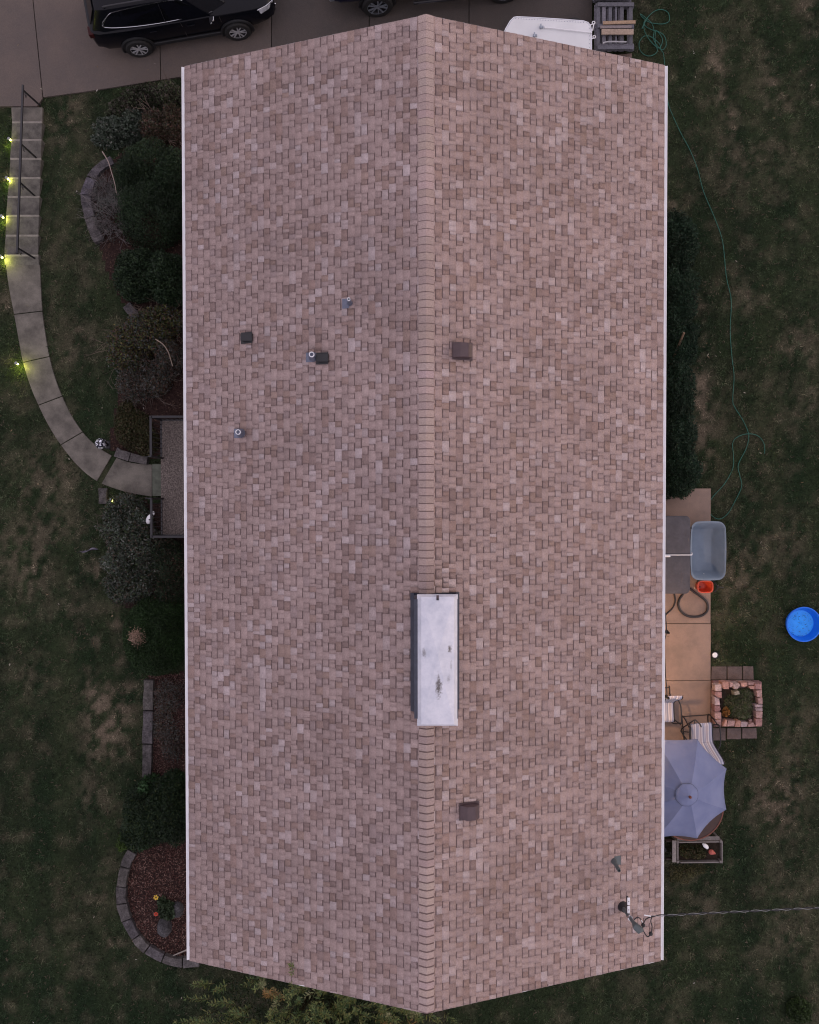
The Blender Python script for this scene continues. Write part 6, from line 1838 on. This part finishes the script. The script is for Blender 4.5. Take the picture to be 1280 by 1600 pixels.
mesh_np('foliage', V, np.arange(len(V)).reshape(-1, 4), M['leaf'], TT, np.concatenate(Cs))
# inner leaves and main stems
n = 16000
p, d = blob_points([(TB.x - .3, TB.y + .1, TB.z + .8, 2.3, 1.3, 2.6), (TB.x + 1.3, TB.y, TB.z + .6, 1.5, 1.1, 2.4)], n, g, .25, .6, 3)
ax = unit(g.normal(size=(n, 3)) + d * .5); sd = unit(np.cross(ax, g.normal(size=(n, 3))))
V, F, C = leaves_np(p, ax, sd, g.uniform(.08, .15, n), g.uniform(.02, .035, n), pick([(.025, .042, .016), (.035, .055, .02), (.018, .03, .014)], [1, 1, 1], n, g))
mesh_np('inner_foliage', V, F, M['leaf'], TT, C)
for k in range(26):
    a = g.uniform(0, 2 * PI); r = g.uniform(.6, 1.9)
    st_.tube(spline([(TB.x + .1 * math.cos(a), TB.y + .1 * math.sin(a), TB.z - .1), (TB.x + .35 * r * math.cos(a), TB.y + .3 * r * math.sin(a), TB.z + 1.3), (TB.x + r * math.cos(a), TB.y + .7 * r * math.sin(a), TB.z + 3.1)], 3), [.03, .028, .025, .022, .018, .014, .010], 5)
st_.build('stems', M['wood'], TT, kind='stuff')

# ------------------------------------------------------------------ mulch chips, grass, fallen leaves
def tri_blades(n, x, y, z, ln, wd, lean, col):
    a = rng.uniform(0, 2 * PI, n)
    d = np.stack([np.cos(a) * lean, np.sin(a) * lean, np.sqrt(np.maximum(.02, 1 - lean ** 2))], -1)
    s = np.stack([-np.sin(a), np.cos(a), np.zeros(n)], -1)
    b = np.stack([x, y, z], -1)
    V = np.empty((n, 3, 3)); V[:, 0] = b - s * wd[:, None] / 2; V[:, 1] = b + s * wd[:, None] / 2; V[:, 2] = b + d * ln[:, None]
    return V.reshape(-1, 3), np.arange(3 * n).reshape(n, 3), np.repeat(col, 3, 0)


VV, FF, CCc, cnt = [], [], [], 0
for poly, cols, n, ln in ((BED_TOP, [(.07, .04, .03), (.045, .03, .025), (.09, .055, .042), (.12, .08, .06)], 5200, .06), (BED_LOW, [(.10, .045, .038), (.06, .028, .024), (.13, .075, .06), (.20, .13, .11)], 4200, .075), (BED_MID, [(.12, .07, .06), (.07, .045, .038), (.17, .12, .10), (.09, .04, .035)], 3600, .06), (BED_PORCH, [(.05, .04, .03), (.08, .06, .05)], 1800, .05)):
    xs = [p[0] for p in poly]; ys = [p[1] for p in poly]
    x = rng.uniform(min(xs), max(xs), n * 2); y = rng.uniform(min(ys), max(ys), n * 2)
    k = in_poly(x, y, poly); x, y = x[k], y[k]; m_ = len(x)
    V, F, C = leaves_np(np.stack([x, y, gz(x, y) + .055 + rng.uniform(0, .02, m_)], -1), unit(rng.normal(size=(m_, 3)) * np.array([1, 1, .3])), unit(rng.normal(size=(m_, 3)) * np.array([1, 1, .3])), ln * rng.uniform(.4, 1.2, m_), .022 * rng.uniform(.6, 1.4, m_), pick(cols, np.ones(len(cols)), m_, rng))
    VV.append(V); FF.append(F + cnt); CCc.append(C); cnt += len(V)
o = mesh_np('mulch', np.concatenate(VV), np.concatenate(FF), M['chip'], None, np.concatenate(CCc))
tag(o, 'loose reddish mulch chips covering the flower beds', 'mulch', None, 'stuff')

n = 620000
x = rng.uniform(-13.2, 13.2, n); y = rng.uniform(-16, 15.6, n)
bad = in_poly(x, y, HOUSE_POLY) | in_poly(x, y, DRIVE_POLY) | in_poly(x, y, PATH_POLY) | in_poly(x, y, PATIO_POLY) | in_poly(x, y, STAIR_POLY) | in_poly(x, y, FIRE_POLY)
for b_ in BEDS: bad |= in_poly(x, y, b_)
bad |= (np.abs(x - HX) < HW - .9) & (np.abs(y - HY) < HL + .0)
x, y = x[~bad], y[~bad]
d_ = dryness(x, y)
keep = rng.random(len(x)) > .35 * d_
x, y, d_ = x[keep], y[keep], d_[keep]
n = len(x)
tuft = fnoise(x, y, .15, 63, 2)
j = np.clip(.5 + (tuft - .5) * 1.3 + rng.normal(0, .22, n), 0, 1)
cl_ = vnoise(x, y, .075, 201); cl2 = vnoise(x, y, .11, 207)
col = lawn_colour(x, y, j) * rng.uniform(.7, 1.35, (n, 1)) * np.exp(1.5 * (cl_ - .5) + .9 * (tuft - .5))[:, None]
str_ = (rng.random(n) < .03 + .30 * (cl2 > .80))
col[str_] = STRAW * rng.uniform(.35, .85, (int(str_.sum()), 1))
ln = rng.uniform(.045, .105, n) * (.6 + .8 * tuft) * (1 - .25 * d_)
V, F, C = tri_blades(n, x, y, gz(x, y) - .004, ln, rng.uniform(.014, .028, n), rng.uniform(.45, .97, n), col)
o = mesh_np('grass', V, F, M['grass'], None, C)
tag(o, 'short patchy green and straw coloured grass of the lawns', 'grass', None, 'stuff')

n = 230
x = rng.uniform(-12.5, 12.5, n); y = rng.uniform(-14, 12.5, n)
k = ~(in_poly(x, y, HOUSE_POLY) | (np.abs(x - HX) < HW)); x, y = x[k], y[k]
ex = [atg(a, c) for a, c in ((1103, 537), (1105, 555), (1117, 557), (1124, 551), (1203, 542), (1190, 447), (1188, 402), (1162, 614), (1180, 603), (1126, 606), (1184, 702), (1187, 708), (1178, 11), (1085, 245), (1174, 768), (1160, 1000), (1203, 1130), (1207, 1087), (1202, 1140), (1174, 1168), (1144, 1173), (148, 1005), (217, 1162), (153, 143), (201, 1493), (214, 1497))]
x = np.concatenate([x, [p[0] for p in ex]]); y = np.concatenate([y, [p[1] for p in ex]]); n = len(x)
V, F, C = leaves_np(np.stack([x, y, gz(x, y) + .06], -1), unit(rng.normal(size=(n, 3)) * np.array([1, 1, .15])), unit(rng.normal(size=(n, 3)) * np.array([1, 1, .15])), rng.uniform(.04, .085, n), rng.uniform(.02, .04, n), pick([(.30, .27, .22), (.20, .15, .09), (.38, .36, .33), (.14, .09, .05)], [2, 2, 1, 2], n, rng))
o = mesh_np('fallen_leaves', V, F, M['leaf'], None, C)
tag(o, 'scattered pale and brown fallen leaves on the lawns', 'leaves', None, 'stuff')
